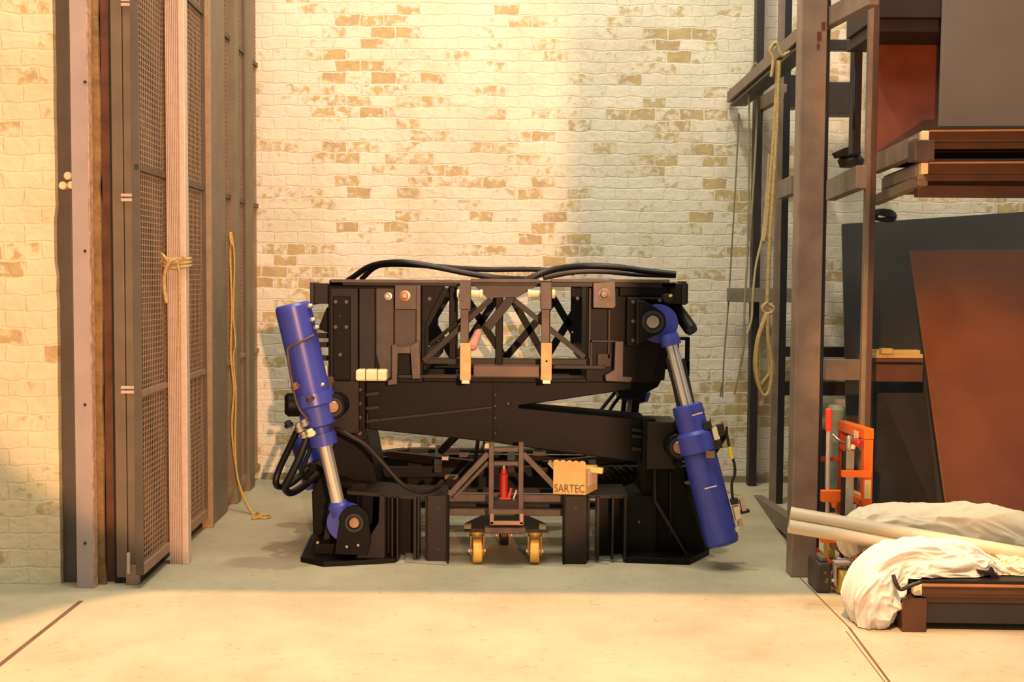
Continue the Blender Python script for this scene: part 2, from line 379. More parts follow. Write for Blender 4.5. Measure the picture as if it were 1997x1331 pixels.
# rope on the mast
y_ = ax.y-.02
r1 = MB(); 
for k in range(3):
    zc = P(340, 505+k*7, y_).z
    r1.tube([V((xl-.015, y_+.05, zc+.01)), V((xl-.012, y_-.002, zc)), V(((xl+xr2)/2, y_-.012, zc-.006*k)), V((xr2+.012, y_, zc)), V((xr2+.014, y_+.06, zc+.004))], .008, 8)
r1.tube([P(316, 500, y_), P(326, 506, y_-.01), P(345, 512, y_-.02), P(356, 500, y_-.02), P(362, 506, y_-.01)], .009)
r1.tube([P(310, 492, y_), P(320, 500, y_-.01), P(330, 516, y_-.015)], .008); r1.tube([P(311, 515, y_), P(318, 506, y_), P(330, 508, y_-.01)], .007)
r1.tube([P(342, 506, y_-.02), P(330, 512, y_-.03), P(321, 535, y_-.02), P(321, 565, y_-.01), P(325, 592, y_-.01)], .0115)
r1.tube([P(343, 506, y_-.02), P(349, 530, y_-.02), P(350, 590, y_-.015), P(348, 680, y_-.012), P(346, 700, y_-.012)], .006)
tag(r1.build('tie_rope', ROPE), 'short cream rope knotted round the pale aluminium mast with a hanging loop', 'rope')
# twisted yellow cords hanging at the gate
yq = (GA+gd*gpt(468)).y-.15
yc = MB(); yb = 8.3
A_ = [(451, 458), (449, 500), (452, 600), (450, 690), (456, 760), (452, 830), (458, 900), (470, 960), (492, 1003), (505, 1000), (512, 1012)]
B_ = [(452, 458), (457, 510), (455, 610), (459, 670), (455, 700), (460, 770), (458, 850), (462, 925), (478, 975), (494, 1005), (500, 1018)]
def hang(pts, Ytop, Yend):
    out = []; n = len(pts)
    for i, (x, y) in enumerate(pts):
        t = i/(n-1)
        out.append(P(x, y, Ytop+(Yend-Ytop)*max(0, (t-.6)/.4)))
    return out
ybase = F(505, 1010).y
yb = (GA+gd*gpt(462)).y-.42
yc.tube(hang(A_, yb, ybase-.01), .0075); yc.tube(hang(B_, yb, ybase), .006)
yc.tube([P(452, 457, yb), P(449, 455, yb), P(450, 470, yb-.02), P(454, 480, yb-.02)], .008)
e = F(504, 1008, .008); yc.tube([e, e+V((.04, .06, .0)), e+V((.08, .0, 0)), e+V((.05, -.05, 0)), e+V((-.02, -.03, 0.005))], .006)
yc.tube([e, e+V((-.03, -.04, 0)), e+V((-.01, -.07, 0)), e+V((.02, -.02, .006))], .007)
tag(yc.build('yellow_rope', ROPEY), 'thin yellow cord hanging down the mesh gate and trailing onto the floor', 'rope')
# three pale rods poking out beside the pier
for (x, y, lab) in ((131, 343, 'round pale rod end, topmost of the three beside the brick pier'), (121, 362, 'round pale rod end at lower left beside the brick pier'), (138, 361, 'round pale rod end at lower right, next to the lilac plank')):
    c = P(x, y, 6.0)
    tag(MB().lathe(c, c+V((0, .75, -.0)), [(0, .016), (.01, .021), (1, .021)], 18).build('wooden_rod', CREAM), lab, 'rod', 'pale rods beside the brick pier')

# ================================================================ MOTION PLATFORM
Y0 = 6.55
base = V((P(975, 800, Y0).x, 7.3, 0))
MP = thing('motion_platform', base, 'large black steel motion platform with slanted blue hydraulic cylinders before the brick wall', 'machine')
def part(mb, nm, m=BLACK, bev=.004, par=None): return mb.build(nm, m, par or MP, bev)
YR = 8.3; 
def zat(py, Y): return P(998, py, Y).z
# ---- upper frame
zt = zat(549, 6.6); zb = zat(744, 6.62)
x_l = P(642, 560, 6.6).x; x_r = P(1318, 560, 6.6).x
uf = MB(); uf.box((x_l, 6.6, zt-.03), (x_r, 6.68, zt)); uf.box((x_l, YR, zt-.03), (x_r, YR+.08, zt))
uf.box((x_l, 6.6, zt-.03), (x_l+.08, YR+.08, zt-.002)); uf.box((x_r-.08, 6.6, zt-.03), (x_r, YR+.08, zt-.002))
part(uf, 'top_frame', DARKB)
# thin light edge strip pieces on the top rail
part(MB().pbox(645, 546, 920, 552, 6.585, .03), 'edge_plate', BRACK, .002)
part(MB().pbox(918, 544, 1052, 551, 6.57, .03), 'edge_plate', BRACK, .002)
part(MB().pbox(1075, 545, 1306, 551, 6.585, .03), 'edge_plate', BRACK, .002)
# stubs
for (a, c, d) in ((606, 636, 1), (1304, 1338, -1)):
    s = MB(); s.pbox(a, 553, c+4, 593, 6.7, .16); part(s, 'stub_end', DARKB)
part(MB().pbox(604, 551, 612, 595, 6.67, .2), 'stub_cap', RUBBER); part(MB().pbox(1330, 549, 1339, 595, 6.67, .2), 'stub_cap', RUBBER)
part(MB().ppoly([(641, 600), (637, 600), (620, 642), (641, 650)], 6.75, .05), 'gusset')
# boxes left & right (front) and rear
lb = MB(); lb.pbox(640, 556, 826, 746, 6.66, .42); part(lb, 'left_box')
rb = MB(); rb.pbox(1143, 556, 1246, 746, 6.66, .42); rb.ppoly([(1240, 556), (1304, 556), (1300, 640), (1270, 745), (1240, 746)], 6.66, .42); part(rb, 'right_box')
for (a, c) in ((x_l, x_l+.5), (x_r-.5, x_r)):
    part(MB().box((a, YR, zb+.1), (c, YR+.08, zt-.03)), 'rear_box')
    part(MB().box((a if a < 0 else c-.04, 6.9, zb+.05), ((a+.04) if a < 0 else c, YR, zt-.04)), 'side_plate')
# left plates
lp = MB(); lp.pbox(644, 562, 698, 744, 6.62, .05); part(lp, 'bolted_plate', DARKB)
lp2 = MB(); lp2.pbox(649, 578, 683, 742, 6.60, .03); part(lp2, 'bolted_plate', BLACK)
def bolt(x, y, Y, r=.011, m=BRACK, l=.014):
    c = P(x, y, Y); MB().cyl(c+V((0, -l, 0)), c+V((0, .004, 0)), r, 6).build('bolt', m, MP, .001)
for x, y in ((655, 589), (676, 589), (655, 638), (676, 638), (664, 692)): bolt(x, y, 6.60)
bolt(663, 617, 6.6, .004)
part(MB().pbox(700, 562, 731, 738, 6.64, .05), 'web_plate', DARKB)
part(MB().ppoly([(733, 562), (768, 562), (768, 738), (745, 738), (733, 690)], 6.645, .03), 'web_plate', mat('scuffed_brown_steel', '3a2e25', .5, 0, .25, 12))
part(MB().pbox(769, 603, 814, 682, 6.63, .03), 'web_plate', MATS['scuffed_brown_steel'])
part(MB().pbox(770, 557, 812, 604, 6.58, .035), 'lug_plate', BRACK, .003)
part(MB().pbox(812, 557, 820, 740, 6.58, .06), 'stiffener', BRACK, .002)
def ringpin(x, y, Y, R=.035, m=STEEL):
    c = P(x, y, Y); MB().lathe(c+V((0, -.03, 0)), c+V((0, .03, 0)), [(0, R*.5), (.15, R*.62), (.3, R*.62), (.32, R), (1, R)], 20).build('pin', m, MP)
ringpin(790, 577, 6.58, .030, COPPER)
ringpin(757, 578, 6.645, .022, STEEL)
part(MB().ppoly([(764, 673), (776, 673), (776, 676), (810, 676), (815, 690), (776, 690), (774, 750), (756, 752), (756, 744), (764, 740)], 6.57, .05), 'hook_bracket', BRACK, .003)
part(MB().ppoly([(800, 676), (818, 664), (820, 738), (804, 740)], 6.56, .02), 'hook_bracket', BRACK, .002)
part(MB().pbox(693, 722, 754, 744, 6.52, .1), 'padded_roll', CREAM, .012)
for x in (712, 735): part(MB().pbox(x, 721, x+1.5, 744.5, 6.515, .1), 'roll_band', BRACK, 0)
# dark triangle left of the truss, with bolt
part(MB().ppoly([(822, 557), (868, 557), (845, 600), (830, 632), (828, 700), (822, 700)], 6.62, .03), 'corner_gusset', BLACK)
bolt(838, 583, 6.62, .012)
# right face
part(MB().pbox(1148, 562, 1153, 700, 6.62, .04), 'stiffener', DARKB, .002)
part(MB().pbox(1186, 604, 1190, 700, 6.63, .03), 'stiffener', DARKB, .001)
pl = MB(); pl.ppoly([(1157, 552), (1200, 550), (1201, 597), (1197, 602), (1157, 601)], 6.56, .03); part(pl, 'lug_plate', mat('grey_worn_lug', '5f5348', .5, .2, .15, 20), .004)
ringpin(1178, 574, 6.56, .034, mat('dull_steel_pin', '7a6c60', .5, .5, .3, 40))
bolt(1126, 582, 6.66, .010); bolt(1116, 648, 6.66, .006)
part(MB().pbox(1151, 664, 1204, 668, 6.62, .03), 'stiffener', DARKB, .001)
part(MB().pbox(1150, 664, 1155, 716, 6.62, .03), 'stiffener', DARKB, .001)
part(MB().pbox(1165, 690, 1192, 716, 6.63, .03), 'web_plate', DARKB, .002)
part(MB().ppoly([(1200, 667), (1216, 667), (1215, 735), (1234, 738), (1230, 746), (1182, 744), (1180, 733), (1198, 722)], 6.56, .05), 'hook_bracket', BRACK, .003)
part(MB().pbox(1208, 558, 1300, 578, 6.62, .04), 'web_plate', BLACK)
part(MB().pbox(1224, 580, 1298, 584, 6.6, .04), 'stiffener', DARKB, .001)
# clevis for the right rod eye
part(MB().pbox(1222, 584, 1250, 676, 6.6, .06), 'clevis_base', BLACK)
for y in (589, 627, 664): bolt(1234, y, 6.6, .011)
bolt(1286, 586, 6.6, .011)
part(MB().ppoly([(1243, 586), (1247, 585), (1247, 670), (1242, 672)], 6.50, .1), 'clevis_base', DARKB, .002)
def plate_round(pix, Y, dy, m=BLACK, nm='clevis_plate', b_=.004): return part(MB().ppoly(pix, Y, dy), nm, m, b_)
def arc(cx, cy, r, a0, a1, n=12): return [(cx+r*math.cos(math.radians(a0+(a1-a0)*i/n)), cy-r*math.sin(math.radians(a0+(a1-a0)*i/n))) for i in range(n+1)]
plate_round([(1246, 588), (1256, 586)]+arc(1272, 628, 27, 60, -70)+[(1246, 670)], 6.48, .05)
plate_round([(1246, 588), (1256, 586)]+arc(1272, 628, 27, 60, -70)+[(1246, 670)], 6.66, .05)
c = P(1273, 628, 6.46); MB().ring(c, (0, 1, 0), .062, .042, .03).build('bushing', RUBBER, MP)
MB().lathe(c+V((0, -.012, 0)), c+V((0, .2, 0)), [(0, .034), (.03, .040), (1, .040)], 24).build('pin', STEEL, MP)
c = P(1300, 583, 6.62); MB().lathe(c+V((0, -.03, 0)), c+V((0, .05, 0)), [(0, .02), (.3, .035), (1, .035)], 16).build('junction_plug', RUBBER, MP)
c = P(1307, 577, 6.57); MB().cyl(c, c+V((.01, .03, 0)), .008, 8).build('yellow_cap', YELLOW, MP)
# ---- front truss
def brace(x0, y0, x1, y1, Y, w=.03, dep=.03, m=DARKB): part(MB().pbeam(x0, y0, x1, y1, Y, w, dep), 'truss_brace', m, .002)
brace(958, 583, 826, 705, 6.62, .032, .04)
brace(1003, 586, 1140, 697, 6.62, .030, .04)
brace(930, 600, 838, 672, 6.66, .022, .03, BLACK)
brace(1000, 578, 950, 640, 6.64, .05, .03, DARKB)
brace(870, 562, 822, 650, 6.64, .04, .03, BLACK)
part(MB().pbox(966, 580, 981, 712, 6.64, .06), 'truss_post', BLACK)
part(MB().pbox(876, 560, 890, 700, 6.68, .05), 'truss_post', BLACK)
part(MB().ppoly([(925, 556), (1050, 556), (1010, 580), (950, 582)], 6.6, .03), 'truss_gusset', mat('truss_gusset_brown', '2f211c', .5), .002)
part(MB().pbox(822, 700, 1147, 712, 6.66, .08), 'lower_chord', DARKB)
part(MB().pbox(922, 713, 1053, 737, 6.52, .08), 'cross_bar', mat('polished_brown_bar', '4a342b', .35, .2), .006)
part(MB().pbox(776, 732, 905, 738, 6.6, .06), 'lower_chord', DARKB, .002)
part(MB().pbox(1080, 713, 1180, 720, 6.6, .06), 'lower_chord', DARKB, .002)
part(MB().pbox(826, 738, 1147, 746, 6.66, .2), 'lower_chord', BLACK)
part(MB().pbox(836, 717, 1140, 742, 7.3, .05), 'dark_slot_plate', BLACK)  # dark plate added to darken the open slot under the truss
# rear truss, lower chord, braces
rz1 = zt-.04; rz0 = zat(700, YR)
def rbrace(xa, za, xb, zb_, w=.05): part(MB().beam(V((xa, YR+.03, za)), V((xb, YR+.03, zb_)), .05, w), 'rear_brace', BLACK, .003)
xs = [P(q, 620, YR).x for q in (800, 884, 985, 1065, 1150)]
rbrace(xs[0], rz1, xs[1], rz0); rbrace(xs[1], rz1, xs[0], rz0); rbrace(xs[1]+.02, rz0, xs[2], rz1); rbrace(xs[1]+.1, rz1-.1, xs[2], rz0); rbrace(xs[2], rz0, xs[3]+.06, rz1-.1); rbrace(xs[2], rz1, xs[3], rz0); rbrace(xs[3], rz0, xs[4], rz1); rbrace(xs[3], rz1, xs[4], rz0)
for k in (1, 3): part(MB().box((xs[k]-.03, YR, rz0), (xs[k]+.03, YR+.06, rz1)), 'rear_post')
part(MB().box((x_l, YR, rz0-.09), (x_r, YR+.08, rz0)), 'rear_chord', DARKB)
part(MB().box((x_l+.1, YR-.5, rz0-.06), (x_r-.1, YR-.42, rz0)), 'rear_chord', DARKB)
# mid cross members (between front and rear)
for q in (830, 1150):
    xx = P(q, 700, 7).x; part(MB().box((xx-.03, 6.7, zb+.05), (xx+.03, YR, zb+.13)), 'cross_member')
# ---- hanging brackets
for i, (x, flip) in enumerate(((907, 1), (1065, -1))):
    hb = bpy.data.objects.new('hanger_bracket', None); C.objects.link(hb); hb.parent = MP
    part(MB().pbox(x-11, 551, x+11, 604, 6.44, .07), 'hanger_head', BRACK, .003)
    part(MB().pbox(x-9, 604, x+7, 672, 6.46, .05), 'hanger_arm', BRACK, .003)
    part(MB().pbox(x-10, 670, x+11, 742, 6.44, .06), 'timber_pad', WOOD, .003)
    bolt(x+1, 705, 6.442, .006, RUBBER, .002)
    part(MB().pbox(x-7, 741, x+9, 749, 6.45, .05), 'hanger_tip', STEEL, .002)
    bpy.data.objects.remove(hb)
    a = P(x-16 if flip > 0 else x-36, 573, 6.52); e = P(x+35 if flip > 0 else x+18, 574, 6.52)
    MB().lathe(a, e, [(0, .018), (.02, .024), (.12, .024), (.13, .020), (.86, .020), (.88, .025), (.98, .025), (1, .018)], 16).build('roller', CREAM, MP)
# pink bag / glove in the truss
gl = MB().lathe(P(935, 643, 6.56), P(918, 682, 6.5), [(0, .008), (.15, .022), (.6, .027), (.85, .03), (1, .018)], 12)
part(gl, 'foam_wrap', mat('pinkish_foam', 'c98f84', .7), 0)
# ---- yoke arms
ym = MB().ppoly([(712, 742), (1232, 742), (1232, 760), (1012, 792), (1012, 796), (1262, 819), (1262, 905), (1010, 871), (965, 864), (875, 854), (718, 838)], 6.72, .34)
part(ym, 'yoke_arm', BLACK, .006)
part(MB().ppoly([(722, 819), (960, 793), (960, 797), (722, 824)], 6.705, .02), 'weld_rib', DARKB, .001)
part(MB().ppoly([(962, 748), (967, 748), (967, 862), (962, 862)], 6.7, .03), 'seam_flange', BLACK, .001)
for y in (745, 770, 792, 815, 845): bolt(966, y, 6.70, .005, BRACK, .01)
bolt(991, 787, 6.7, .007)
part(MB().pbox(646, 744, 700, 846, 6.6, .3), 'yoke_end', DARKB, .006)
part(MB().pbox(690, 742, 712, 858, 6.64, .1), 'yoke_flange', BLACK, .003)
for y in (760, 787, 814, 845): bolt(702, y, 6.64, .012)
for y in (770, 797, 822): part(MB().pbeam(712, y, 740, y-3, 6.70, .02, .03), 'weld_rib', DARKB, .001)
part(MB().pbox(1262, 824, 1322, 916, 6.56, .3), 'yoke_end', DARKB, .006)
part(MB().pbox(1254, 818, 1278, 918, 6.6, .1), 'yoke_flange', BLACK, .003)
for y in (838, 866, 894): bolt(1269, y, 6.6, .012)
for y in (838, 850, 875): part(MB().pbeam(1232, y, 1256, y+3, 6.70, .02, .03), 'weld_rib', DARKB, .001)
# trunnion bosses
def boss(x, y, Y, R, m=COPPER, rp=None):
    c = P(x, y, Y); MB().lathe(c, c+V((0, .2, 0)), [(0, R*.92), (.04, R), (1, R)], 28).build('trunnion_boss', BLACK, MP)
    MB().ring(c+V((0, -.004, 0)), (0, 1, 0), R*.75, R*.55, .012).build('retaining_ring', RUBBER, MP)
    MB().lathe(c+V((0, -.016, 0)), c+V((0, .02, 0)), [(0, R*.42), (.2, R*.5), (1, R*.5)], 20).build('pin', m, MP)
boss(650, 794, 6.44, .068)
boss(1325, 873, 6.44, .075)
for x, y in ((1323, 833), (1323, 906)):
    c = P(x, y, 6.5); MB().lathe(c, c+V((0, .08, 0)), [(0, .018), (.1, .024), (1, .024)], 16).build('stop_stud', BLACK, MP)
# ---- columns
part(MB().ppoly([(655, 845), (716, 845), (728, 905), (742, 965), (742, 1065), (640, 1065), (610, 1040), (608, 960), (640, 900)], 6.95, .5), 'left_column', BLACK, .006)
part(MB().ppoly([(1258, 912), (1333, 912), (1336, 950), (1380, 1082), (1222, 1082), (1222, 975), (1252, 965)], 6.72, .4), 'right_column', BLACK, .006)
part(MB().ppoly([(1275, 915), (1279, 915), (1280, 975), (1344, 1086), (1340, 1089), (1275, 980)], 6.6, .12), 'column_rib', DARKB, .002)
part(MB().ppoly([(1306, 920), (1309, 920), (1309, 1050), (1306, 1050)], 6.68, .05), 'column_rib', DARKB, .001)
part(MB().pbox(1219, 968, 1280, 1084, 6.66, .1), 'column_web', BLACK, .003)
bolt(1246, 1018, 6.66, .008)
# ---- feet
def floorpoly(pix, h, nm, m=BLACK, z=0.0, bev=.004):
    part(MB().prism([F(x, y, z) for x, y in pix], (0, 0, h)), nm, m, bev)
floorpoly([(586, 1097), (631, 1107), (772, 1099), (776, 1082), (760, 1050), (608, 1050)], .028, 'foot_plate', BLACK)
floorpoly([(1218, 1099), (1344, 1103), (1383, 1083), (1350, 1045), (1225, 1045)], .035, 'foot_plate', BLACK)
# left clevis
for Yc in (6.44, 6.58):
    plate_round([(652, 1082), (662, 1020)]+arc(690, 1018, 30, 170, 10)+[(722, 1060), (716, 1084)], Yc, .04)
part(MB().pbox(612, 1062, 715, 1082, 6.6, .3), 'clevis_base', BLACK)
part(MB().ppoly([(628, 1066), (645, 960), (660, 960), (640, 1066)], 6.72, .05), 'gusset', DARKB)
c = P(691, 1020, 6.42); MB().ring(c, (0, 1, 0), .052, .036, .02).build('bushing', RUBBER, MP)
MB().lathe(c+V((0, -.015, 0)), c+V((0, .2, 0)), [(0, .026), (.05, .032), (1, .032)], 24).build('pin', COPPER, MP)
for x, y in ((677, 1066), (699, 1063), (620, 1058)): bolt(x, y, 6.45, .008, STEEL)
part(MB().ppoly([(692, 1092), (738, 1020), (740, 968), (750, 968), (750, 1092)], 6.5, .02), 'gusset', DARKB, .002)
# ---- base ring front
zb1 = zat(967, 6.55)
part(MB().ppoly([(676, 958), (740, 962), (806, 968), (870, 968), (870, 974), (806, 975), (740, 970), (676, 965)], 6.56, .35), 'base_top_flange', DARKB, .002)
part(MB().pbox(1145, 966, 1225, 973, 6.56, .35), 'base_top_flange', DARKB, .002)
for (a, c, mm, Yq) in ((742, 775, BLACK, 6.62), (775, 806, BLACK, 6.70), (1166, 1194, BLACK, 6.66), (1194, 1222, BLACK, 6.70)):
    part(MB().pbox(a, 970, c, 1090 if a < 1000 else 1086, Yq, .03), 'base_web', mm, .002)
for (x, wdt) in ((749, 3), (763, 4), (773, 4), (806, 6), (814, 4), (829, 4), (1146, 4), (1163, 6), (1193, 4), (1217, 5)):
    part(MB().pbox(x, 970, x+wdt, 1098 if x < 1000 else 1092, 6.53, .12), 'base_stiffener', DARKB, .002)
for (a, c) in ((833, 871), (1101, 1144)):
    o = part(MB().pbox(a, 968, c, 1104, 6.5, .05), 'face_plate', DARKB, .003)
    part(MB().pbox(c-1 if a < 1000 else a-3, 966, c+4 if a < 1000 else a+1, 1105, 6.49, .1), 'face_flange', BLACK, .002)
    for y in (992, 1072):
        cc = P((a+c)/2+(2 if a < 1000 else 0), y, 6.5); MB().cyl(cc+V((0, -.002, 0)), cc+V((0, .004, 0)), .009, 10).build('hole', RUBBER, o)
part(MB().pbox(814, 968, 832, 975, 6.55, .1), 'base_rail', DARKB, .002)
floorpoly([(790, 1098), (872, 1104), (872, 1080), (790, 1072)], .012, 'base_plate', mat('grey_floor_plate', '8f8a80', .6))
floorpoly([(1144, 1092), (1215, 1098), (1218, 1078), (1150, 1076)], .012, 'base_plate', MATS['grey_floor_plate'])
# center rails
for (y0, y1, Yq, xa, xb) in ((966, 980, 6.6, 873, 1102), (994, 1007, 6.6, 873, 1102), (954, 962, 7.0, 880, 1100), (983, 991, 7.05, 870, 1098)):
    part(MB().pbox(xa, y0, xb, y1, Yq, .05), 'base_rail', BRACK if Yq < 6.9 else DARKB, .004)
# rear and side ring
zr = zat(880, 8.1)
pts = [V((-.86, 6.66, 0)), V((-1.08, 7.0, 0)), V((-1.08, 7.75, 0)), V((-.72, 8.1, 0)), V((.88, 8.1, 0)), V((1.22, 7.75, 0)), V((1.22, 7.0, 0)), V((1.0, 6.75, 0))]
for i in range(len(pts)-1):
    a, c = pts[i], pts[i+1]
    up = V((0, 0, zr))
    part(MB().beam(a+up, c+up, .09, .03), 'ring_flange', DARKB, .003)
    part(MB().beam(a+V((0, 0, zr*.62)), c+V((0, 0, zr*.62)), .03, zr*.62), 'ring_web', BLACK, .003)
    part(MB().beam(a+V((0, 0, .03)), c+V((0, 0, .03)), .09, .03), 'ring_flange', BLACK, .003)
for (x, y) in ((-.45, 8.0), (0, 8.0), (.5, 8.0)):
    part(MB().beam(V((x, 7.2, zr+.02)), V((x*1.1, 8.05, zr+.02)), .05, .05), 'ring_strut', DARKB, .003)
part(MB().beam(V((-1.0, 7.3, zr-.02)), V((1.15, 7.45, zr-.02)), .07, .06), 'ring_strut', BLACK, .003)
part(MB().beam(V((-.8, 7.7, zr+.03)), V((-.2, 7.3, zr+.03)), .05, .05), 'ring_strut', DARKB, .003)
part(MB().beam(V((.2, 7.3, zr+.03)), V((.95, 7.8, zr+.03)), .05, .05), 'ring_strut', DARKB, .003)
# clutter of fittings on the ring
for (x, y, w_, mm) in ((868, 895, 14, STEEL), (905, 889, 20, BRACK), (845, 862, 6, BRACK), (1052, 886, 26, BRACK), (1050, 874, 16, BRACK), (720, 906, 8, WOOD), (1062, 918, 12, COPPER), (950, 872, 10, CREAM), (1170, 889, 50, CREAM), (1200, 955, 32, STEEL), (880, 932, 26, mat('olive_block', '7c7050', .7))):
    part(MB().pbox(x-w_/2, y-4, x+w_/2, y+4, 7.25, .05), 'fitting_block', mm, .003)
# ---- hydraulic cylinders
def sub(parent, nm): 
    o = bpy.data.objects.new(nm, None); C.objects.link(o); o.parent = parent; o['_o'] = parent['_o']; return o
# left: barrel up, rod down
a = P(571, 598, 6.46); e = P(668, 1018, 6.5); Ln = (e-a).length; ax_ = (e-a).normalized()
HC = sub(MP, 'hydraulic_cylinder')
rr = .096
def atp(y): return (y-598)/(1018-598)
B = MB().lathe(a, e, [(-.012, rr*.5), (-.012, rr*.9), (0, rr), (.015, rr*1.02), (atp(772), rr), (atp(772), rr*.98)], 36).build('barrel', BLUE, HC)
col_a = a+(e-a)*atp(764)
MB().lathe(a, e, [(atp(764), rr*.8), (atp(764), rr*1.16), (atp(786), rr*1.2), (atp(790), rr*1.05), (atp(826), rr*1.02), (atp(830), rr*.7)], 36).build('trunnion_collar', BLUE, HC)
MB().lathe(a, e, [(atp(826), rr*.5), (atp(826), rr*.62), (atp(842), rr*.62), (atp(842), rr*.78), (atp(866), rr*.78), (atp(868), rr*.4)], 30).build('gland', BLUE, HC)
MB().lathe(a, e, [(atp(860), .037), (atp(984), .037)], 28).build('rod', CHROME, HC)
ey = MB().lathe(a, e, [(atp(978), .045), (atp(985), .058), (atp(1005), .05)], 24); ey.ring(P(676, 1018, 6.52), (0, 1, 0), .105, .036, .07); ey.build('rod_eye', BLUE, HC)
MB().tube([P(612, 654, 6.40), P(585, 668, 6.36), P(564, 678, 6.36), P(561, 690, 6.36), P(567, 730, 6.36), P(580, 790, 6.37), P(600, 818, 6.38)], .008, 8).build('pipe', BRACK, HC)
for (x, y, s_, mm) in ((573, 748, 7, COPPER), (591, 818, 9, STEEL), (603, 838, 9, CREAM), (590, 842, 8, STEEL), (580, 826, 12, STEEL), (602, 772, 7, BRACK), (560, 822, 8, RUBBER)):
    cc = P(x, y, 6.35); MB().lathe(cc, P(x+s_*.6, y+s_*1.4, 6.36), [(0, .012), (.1, .019), (.5, .019), (.52, .025), (.9, .025), (1, .012)], 10).build('fitting', mm, HC)
for (x, y) in ((599, 598), (604, 625), (612, 640), (622, 752)):
    cc = P(x, y, 6.42); MB().lathe(cc, cc+V((.03, 0, .005)), [(0, .012), (.4, .016), (1, .01)], 8).build('fitting', STEEL, HC)
cc = P(566, 790, 6.45); MB().lathe(cc+V((-.03, 0, 0)), cc+V((.06, 0.02, 0)), [(0, .05), (.2, .066), (1, .066)], 20).build('trunnion_cap', BLACK, HC)
# right: rod up, barrel down
HR = sub(MP, 'hydraulic_cylinder')
a = P(1296, 622, 6.5); e = P(1409, 1060, 6.42); 
def atq(y): return (y-622)/(1060-622)
ey = MB(); ey.ring(P(1283, 631, 6.6), (0, 1, 0), .108, .040, .085); ey.lathe(a, e, [(atq(652), .05), (atq(664), .056), (atq(674), .056), (atq(674), .03)], 24); ey.build('rod_eye', BLUE, HR)
MB().lathe(a, e, [(atq(668), .034), (atq(800), .034)], 28).build('rod', CHROME, HR)
MB().lathe(a, e, [(atq(790), .05), (atq(791), .080), (atq(800), .084), (atq(840), .082), (atq(846), .106), (atq(880), .108), (atq(884), .088)], 36).build('trunnion_collar', BLUE, HR)
MB().lathe(a, e, [(atq(880), .05), (atq(880), .086), (atq(890), .092), (atq(1054), .093), (1, .088), (1, .04)], 36).build('barrel', BLUE, HR)
for (x, y, h_) in ((1360, 808, 20), (1386, 951, 24)):
    part(MB().pbeam(x-h_/2, y+3, x+h_/2, y-3, 6.325 if y < 900 else 6.318, .006, .004), 'painted_mark', CREAM, 0, HR)
part(MB().pbox(1377, 881, 1394, 894, 6.33, .02), 'name_tag', COPPER, .001, HR)
for (x, y, w_, h_, mm) in ((1395, 845, 11, 24, CREAM), (1389, 819, 8, 8, STEEL), (1413, 826, 9, 12, STEEL), (1405, 838, 14, 20, RUBBER), (1398, 868, 18, 14, RUBBER), (1379, 830, 16, 14, RUBBER), (1437, 1001, 11, 26, CREAM), (1432, 978, 14, 10, RUBBER), (1448, 985, 8, 22, STEEL), (1443, 1018, 8, 14, WOOD), (1426, 1022, 12, 14, BLUE), (1436, 1032, 7, 8, CREAM), (1452, 998, 18, 5, RUBBER)):
    cc = P(x, y, 6.4); dz = -h_/2*.0028; sl = .25*h_*.0028
    MB().beam(cc+V((-sl/2, 0, -dz)), cc+V((sl/2, 0, dz)), w_*.0028, .04, (0, 1, 0)).build('valve_block', mm, HR)
MB().tube([P(1417, 832, 6.4), P(1418, 850, 6.4), P(1424, 880, 6.4), P(1432, 905, 6.4), P(1433, 925, 6.4), P(1427, 945, 6.4), P(1429, 975, 6.4)], .0075, 8).build('cable', RUBBER, HR)
MB().tube([P(1422.5, 872, 6.395), P(1427.5, 895, 6.395)], .0105, 8, 1).build('cable_sleeve', YELLOW, HR)
part(MB().ppoly([(1392, 895), (1420, 850), (1416, 846), (1385, 860)], 6.5, .05), 'valve_bracket', BLACK, .003, HR)
# rear cylinders
RC = sub(MP, 'hydraulic_cylinder')
a = P(1246, 690, 7.9); e = P(1220, 860, 7.9)
MB().lathe(a, e, [(0, .1), (.4, .1), (.42, .12), (.52, .11), (.56, .06)], 24).build('barrel', BLUE, RC); MB().lathe(a, e, [(.5, .03), (1, .03)], 18).build('rod', CHROME, RC)
part(MB().ppoly([(1195, 742), (1290, 742), (1283, 755), (1262, 766), (1256, 785), (1240, 786), (1238, 776), (1210, 776), (1205, 765), (1196, 762)], 7.6, .5), 'rear_bracket', BLACK)
part(MB().pbeam(1240, 778, 1236, 815, 7.6, .05, .04), 'rear_strut', BLACK)
part(MB().pbeam(1218, 778, 1214, 815, 7.6, .03, .04), 'rear_strut', BLACK)
RL = sub(MP, 'hydraulic_cylinder')
a = P(588, 850, 7.4); e = P(618, 950, 7.4); MB().lathe(a, e, [(0, .07), (.1, .08), (.9, .08), (1, .07)], 24).build('barrel', BLUE, RL)
c = P(610, 925, 7.2); MB().lathe(c, c+V((0, .2, 0)), [(0, .05), (.1, .065), (1, .065)], 18).build('trunnion_cap', BLACK, RL)
# plates left of left box (between cylinder and plate)
for y in (650, 668, 694): part(MB().pbox(618, y, 642, y+10, 6.8, .06), 'side_bracket', DARKB, .002)
part(MB().pbox(616, 714, 642, 732, 6.75, .06), 'side_bracket', CREAM, .003)
part(MB().ppoly([(632, 735), (650, 735), (655, 760), (640, 762)], 6.6, .05), 'side_bracket', BRACK, .003)
